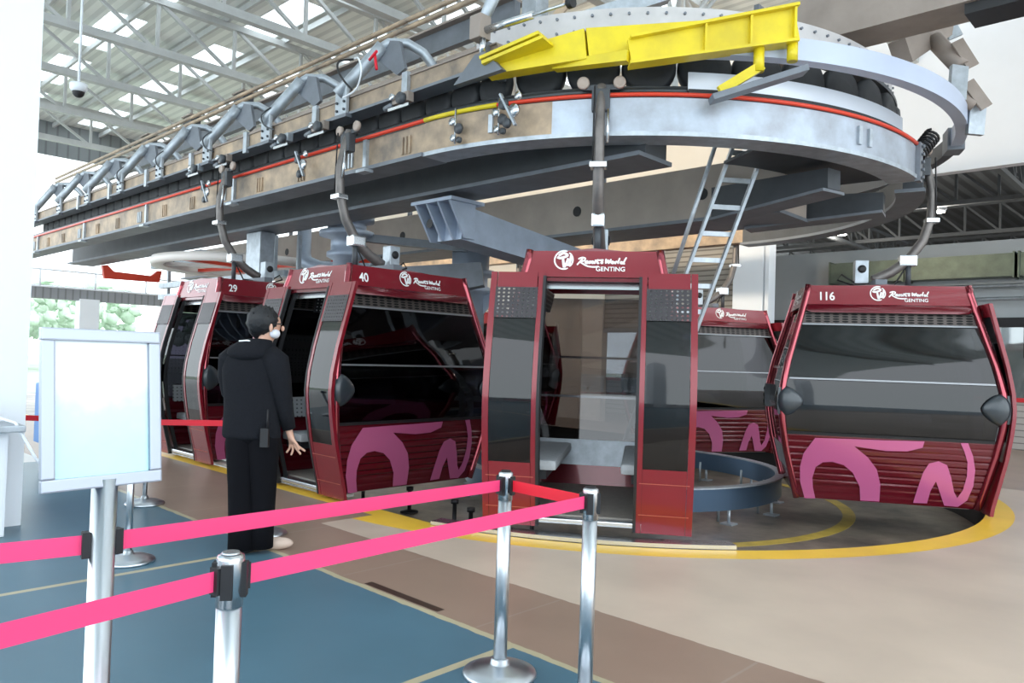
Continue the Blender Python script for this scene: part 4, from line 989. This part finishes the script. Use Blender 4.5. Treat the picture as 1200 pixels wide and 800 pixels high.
# ================================================================== SIGN
t=thing('sign_stand','silver framed notice board on a stainless post at the left','sign',(PS[0],PS[1],0))
MB().lathe([(.17,0),(.17,.012),(.1,.04),(.04,.05),(.031,.06),(.031,1.10)],(0,0,0),40).build('post',STEEL,t)
fr=bpy.data.objects.new('notice_frame',None); COL.objects.link(fr); fr.parent=t; fr.location=(-.013,-.012,1.015)
# board faces the camera, slightly turned
tocam=Vector((-PS[0],-PS[1],0)).normalized(); fa=math.atan2(tocam.y,tocam.x)+math.radians(24)
fr.rotation_euler=(0,math.radians(-6),fa)
FRM=mat('satin_frame',(.36,.39,.45),.35,.8)
wF,hF,bF=.150,.41,.032
mb=MB()
for (a0,a1,z0,z1) in((-wF,wF,.06,.06+bF),(-wF,wF,.06+hF-bF,.06+hF),(-wF,-wF+bF,.06+bF,.06+hF-bF),(wF-bF,wF,.06+bF,.06+hF-bF)): mb.box(.03,.048,a0,a1,z0,z1,.004)
mb.build('frame_moulding',FRM,fr)
MB().box(.026,.034,-wF+.01,wF-.01,.07,.05+hF).build('backing',WPANEL,fr)
pm=bpy.data.materials.new('sunbleached_poster'); pm.use_nodes=True; n=pm.node_tree; b=n.nodes['Principled BSDF']; b.inputs['Roughness'].default_value=.25
tcn=n.nodes.new('ShaderNodeTexCoord'); sp_=n.nodes.new('ShaderNodeSeparateXYZ'); n.links.new(tcn.outputs['Object'],sp_.inputs[0])
nz=n.nodes.new('ShaderNodeTexNoise'); nz.inputs['Scale'].default_value=9; nz.inputs['Detail'].default_value=4; n.links.new(tcn.outputs['Object'],nz.inputs['Vector'])
ma=n.nodes.new('ShaderNodeMath'); ma.operation='MULTIPLY_ADD'; ma.inputs[1].default_value=.22; n.links.new(nz.outputs['Fac'],ma.inputs[0]); n.links.new(sp_.outputs['Z'],ma.inputs[2])
rp=n.nodes.new('ShaderNodeValToRGB'); n.links.new(ma.outputs[0],rp.inputs[0]); E=rp.color_ramp.elements
E[0].position=.16; E[0].color=(.48,.80,.86,1); E[1].position=.44; E[1].color=(.86,.90,.92,1)
e=E.new(.28); e.color=(.55,.84,.92,1); e=E.new(.36); e.color=(.60,.78,.88,1)
n.links.new(rp.outputs[0],b.inputs['Base Color'])
MB().box(.034,.037,-wF+bF,wF-bF,.06+bF,.06+hF-bF).build('poster',pm,fr)
# ================================================================== PILLAR + KIOSK at left
o=MB().box(-8.1,-6.93,.6,1.71,0,ROOFZ).build('wall_pillar',WPANEL); struct(o)
t=thing('hand_scanner_kiosk','white counter unit with a pale top at the far left edge','kiosk',(-6.75,1.30,0))
MB().box(-.1,.18,-.5,.22,0,.78,.02).build('body',WPANEL,t); MB().box(-.14,.3,-.55,.30,.78,.83,.01).build('top',GALV,t); MB().box(-.05,.1,-.1,.12,.83,1.02,.02).build('device',WPANEL,t)
MB().tube([(.1,.1,.9),(.25,.24,.85),(.3,.36,.6),(.3,.42,.5),(.28,.46,.62),(.2,.42,.8)],.012,8).build('cable',WPANEL,t)
o=MB().box(-9.6,-9.2,2.45,3.3,.35,1.0,.02).build('blue_locker',mat('blue_panel',(.10,.25,.55),.5)); tag(o,'blue box cabinet behind the sign at the far left','cabinet')
MB().box(-9.55,-9.25,2.5,3.25,0,.35).build('plinth',GALV,o)
mb=MB(); ribbons([smooth([(-.3,.02),(-.1,.0),(.1,.05),(.18,.12)]),smooth([(-.3,-.12),(-.05,-.15),(.18,-.12)])],.025,mb,lambda u,z,off:Vector((-6.925+off,1.25+u,1.62+z)),.003)
tag(mb.build('red_wall_mark',TAPER,fix=False),'thin red brush strokes painted on the white pillar','marking')
# ================================================================== PERSON
def person():
    t=thing('person','person in black hooded jacket and black trousers seen from behind, head turned right','person',(-5.05,2.66,0),0)
    # local axes: r = picture right, f = away from camera
    r=Vector((R0.x,R0.y,0)); f=Vector((F0.x,F0.y,0))
    P=lambda a,b_,z: r*a+f*b_+Vector((0,0,z))
    rz=math.atan2(r.y,r.x)
    # skinned body: head, neck, arms, hands, legs
    V=[];E=[];Rr=[]
    def v(p,rad,par=None):
        V.append(p);Rr.append(rad if isinstance(rad,tuple) else (rad,rad)); 
        if par is not None: E.append((par,len(V)-1))
        return len(V)-1
    pel=v(P(0,0,.92),.13); sp1=v(P(-.01,0,1.10),.10,pel); sp2=v(P(-.02,.0,1.32),.09,sp1); nk=v(P(.03,.0,1.46),.055,sp2); n2=v(P(.06,.01,1.53),.052,nk)
    h1=v(P(.075,.015,1.585),(.078,.085),n2); h2=v(P(.07,.015,1.65),(.09,.095),h1); h3=v(P(.065,.015,1.70),(.07,.075),h2)
    shR=v(P(.135,-.02,1.37),.045,sp2); elR=v(P(.19,.0,1.10),.042,shR); wrR=v(P(.235,.05,.87),.028,elR); paR=v(P(.25,.06,.81),(.036,.02),wrR)
    shL=v(P(-.16,.04,1.37),.045,sp2); elL=v(P(-.2,.14,1.12),.042,shL); wrL=v(P(-.12,.26,.98),.028,elL)
    hR=v(P(.07,-.01,.86),.085,pel); kR=v(P(.08,.02,.48),.055,hR); aR=v(P(.10,.04,.09),.038,kR); 
    hL=v(P(-.07,.01,.86),.085,pel); kL=v(P(-.06,.0,.48),.055,hL); aL=v(P(-.05,-.01,.09),.038,kL)
    for k,(dx,dz,l) in enumerate(((-.018,-.075,.9),(.0,-.085,1),(.018,-.08,.95),(.034,-.065,.8))):
        b0=v(P(.25+dx*.6,.07+.004*k,.775),.0105,paR); b1=v(P(.25+dx*1.4+.012,.075,.775+dz*.5*l),.009,b0); v(P(.25+dx*2.0+.035*(k>1),.07,.775+dz*l),.0078,b1)
    th=v(P(.275,.04,.80),.013,paR); th2=v(P(.305,.035,.765),.010,th); v(P(.318,.035,.735),.0085,th2)
    pl=v(P(-.09,.29,.94),(.036,.02),wrL)
    for k in range(4):
        b0=v(P(-.075+.018*k,.31,.91),.0105,pl); b1=v(P(-.07+.018*k,.33,.88),.009,b0); v(P(-.06+.018*k,.335,.85),.0078,b1)
    me=bpy.data.meshes.new('body'); me.from_pydata([tuple(p) for p in V],E,[]); o=bpy.data.objects.new('body',me); COL.objects.link(o); o.parent=t
    me.materials.append(SKIN)
    sk=o.modifiers.new('skin','SKIN'); sk.use_smooth_shade=True
    for i,d_ in enumerate(me.skin_vertices[0].data): d_.radius=Rr[i]; d_.use_root=(i==0)
    ss=o.modifiers.new('sub','SUBSURF'); ss.levels=1; ss.render_levels=2
    # face: nose, ear
    mb=MB(); mb.ell(tuple(P(.168,.03,1.60)),(.014,.012,.02),10,8); mb.ell(tuple(P(.118,-.078,1.60)),(.016,.012,.03),10,8); mb.build('ear_and_nose',SKIN,t)
    mb=MB(); mb.ell(tuple(P(.122,.0,1.562)),(.034,.06,.036),14,10,Matrix.Rotation(rz,4,'Z')); mb.build('face_mask',mat('white_mask',(.75,.78,.85),.7),t)
    mb=MB(); mb.tube([P(.10,-.075,1.62),P(.16,-.055,1.63)],.004,6); mb.tube([P(.16,-.055,1.63),P(.165,.02,1.63)],.004,6); mb.build('glasses',BLK,t)
    # hair
    mb=MB(); random.seed(11)
    mb.ell(tuple(P(.035,-.012,1.650)),(.112,.108,.105),28,18,Matrix.Rotation(rz,4,'Z'))
    mb.ell(tuple(P(.01,.01,1.61)),(.07,.085,.09),20,14)
    for q in mb.b.verts: q.co+=Vector((random.uniform(-1,1),random.uniform(-1,1),random.uniform(-1,1)))*.006
    for k in range(70):
        a_=random.uniform(0,2*PI);e_=random.uniform(.25,1.4); c_=P(.035,-.012,1.650)+Vector((.105*math.cos(a_)*math.cos(e_),.1*math.sin(a_)*math.cos(e_),.098*math.sin(e_)))
        d_=(c_-P(.045,.012,1.62)).normalized(); mb.tube([c_-d_*.01,c_+d_*.014+Vector((random.uniform(-.012,.012),random.uniform(-.012,.012),.006))],[.008,.001],5)
    mb.build('hair',HAIR,t)
    # jacket
    mb=MB(); mb.loft([(P(-.015,0,.80),.205,.135,rz),(P(-.015,0,.84),.208,.138,rz),(P(-.02,0,.95),.20,.135,rz),(P(-.02,0,1.08),.195,.13,rz),(P(-.03,0,1.20),.205,.135,rz),(P(-.03,0,1.32),.215,.135,rz),(P(-.02,0,1.40),.20,.12,rz),(P(0,0,1.45),.15,.10,rz),(P(.03,0,1.485),.09,.08,rz),(P(.05,.01,1.50),.07,.066,rz)],28)
    j=mb.build('jacket',JACK,t); ss=j.modifiers.new('sub','SUBSURF'); ss.levels=1; ss.render_levels=2
    def sleeve(pts,rad):
        mb=MB(); mb.tube(pts,rad,16); return mb.build('sleeve',JACK,j)
    s1=sleeve([P(.08,-.02,1.41),P(.145,-.03,1.355),P(.175,-.03,1.25),P(.195,-.01,1.12),P(.215,.02,.99),P(.235,.045,.885)],[.085,.098,.082,.070,.058,.047])
    s2=sleeve([P(-.12,.02,1.42),P(-.19,.03,1.36),P(-.215,.07,1.25),P(-.22,.12,1.13),P(-.18,.19,1.04),P(-.13,.25,.985)],[.085,.095,.08,.066,.055,.045])
    mb=MB(); mb.loft([(P(-.03,-.04,1.36),.10,.10,rz),(P(-.045,-.045,1.40),.16,.12,rz),(P(-.035,-.04,1.45),.155,.115,rz),(P(-.01,-.02,1.50),.12,.095,rz),(P(.02,0,1.525),.085,.075,rz)],24)
    hd=mb.build('hood',JACK,j); ss=hd.modifiers.new('sub','SUBSURF'); ss.levels=1; ss.render_levels=2
    mb=MB(); mb.tube([P(-.10,-.085,1.50),P(-.03,-.105,1.505),P(.03,-.09,1.48),P(.09,-.08,1.45)],.006,6); mb.build('collar_piping',WHITE,j)
    # trousers
    mb=MB(); 
    for pts,rad in (([P(-.07,0,.93),P(-.075,0,.78),P(-.07,0,.48),P(-.06,-.01,.2),P(-.055,-.01,.035)],[.115,.118,.096,.088,.092]),([P(.06,0,.93),P(.065,0,.78),P(.07,.02,.48),P(.07,.03,.2),P(.065,.035,.04)],[.115,.118,.096,.086,.088])):
        mb.tube(pts,rad,18)
    mb.ell(tuple(P(-.005,0,.86)),(.17,.13,.12),20,12,Matrix.Rotation(rz,4,'Z'))
    mb.build('trousers',TROU,t)
    # shoes
    mb=MB(); mb.ell(tuple(P(-.03,.03,.04)),(.055,.13,.045),16,10,Matrix.Rotation(rz-.3,4,'Z')); mb.build('shoe',BLK,t)
    mb=MB(); mb.ell(tuple(P(.15,.13,.045)),(.12,.05,.045),16,10,Matrix.Rotation(rz+.2,4,'Z')); s_=mb.build('shoe',mat('beige_shoe',(.62,.48,.40),.6),t); s_['label']='beige shoe'
    # radio
    mb=MB(); q=P(.12,-.13,.84); mb.bar(q-Vector((0,0,.07)),q+Vector((0,0,.06)),.055,.035,f); mb.tube([q+r*.015+Vector((0,0,.06)),q+r*.015+Vector((0,0,.19))],.007,6)
    tag(mb.build('walkie_talkie',BLK),'black two way radio with antenna clipped at the hip of the person','radio')
    bpy.data.objects['walkie_talkie'].location=(-5.05,2.66,0)
    return t
person()
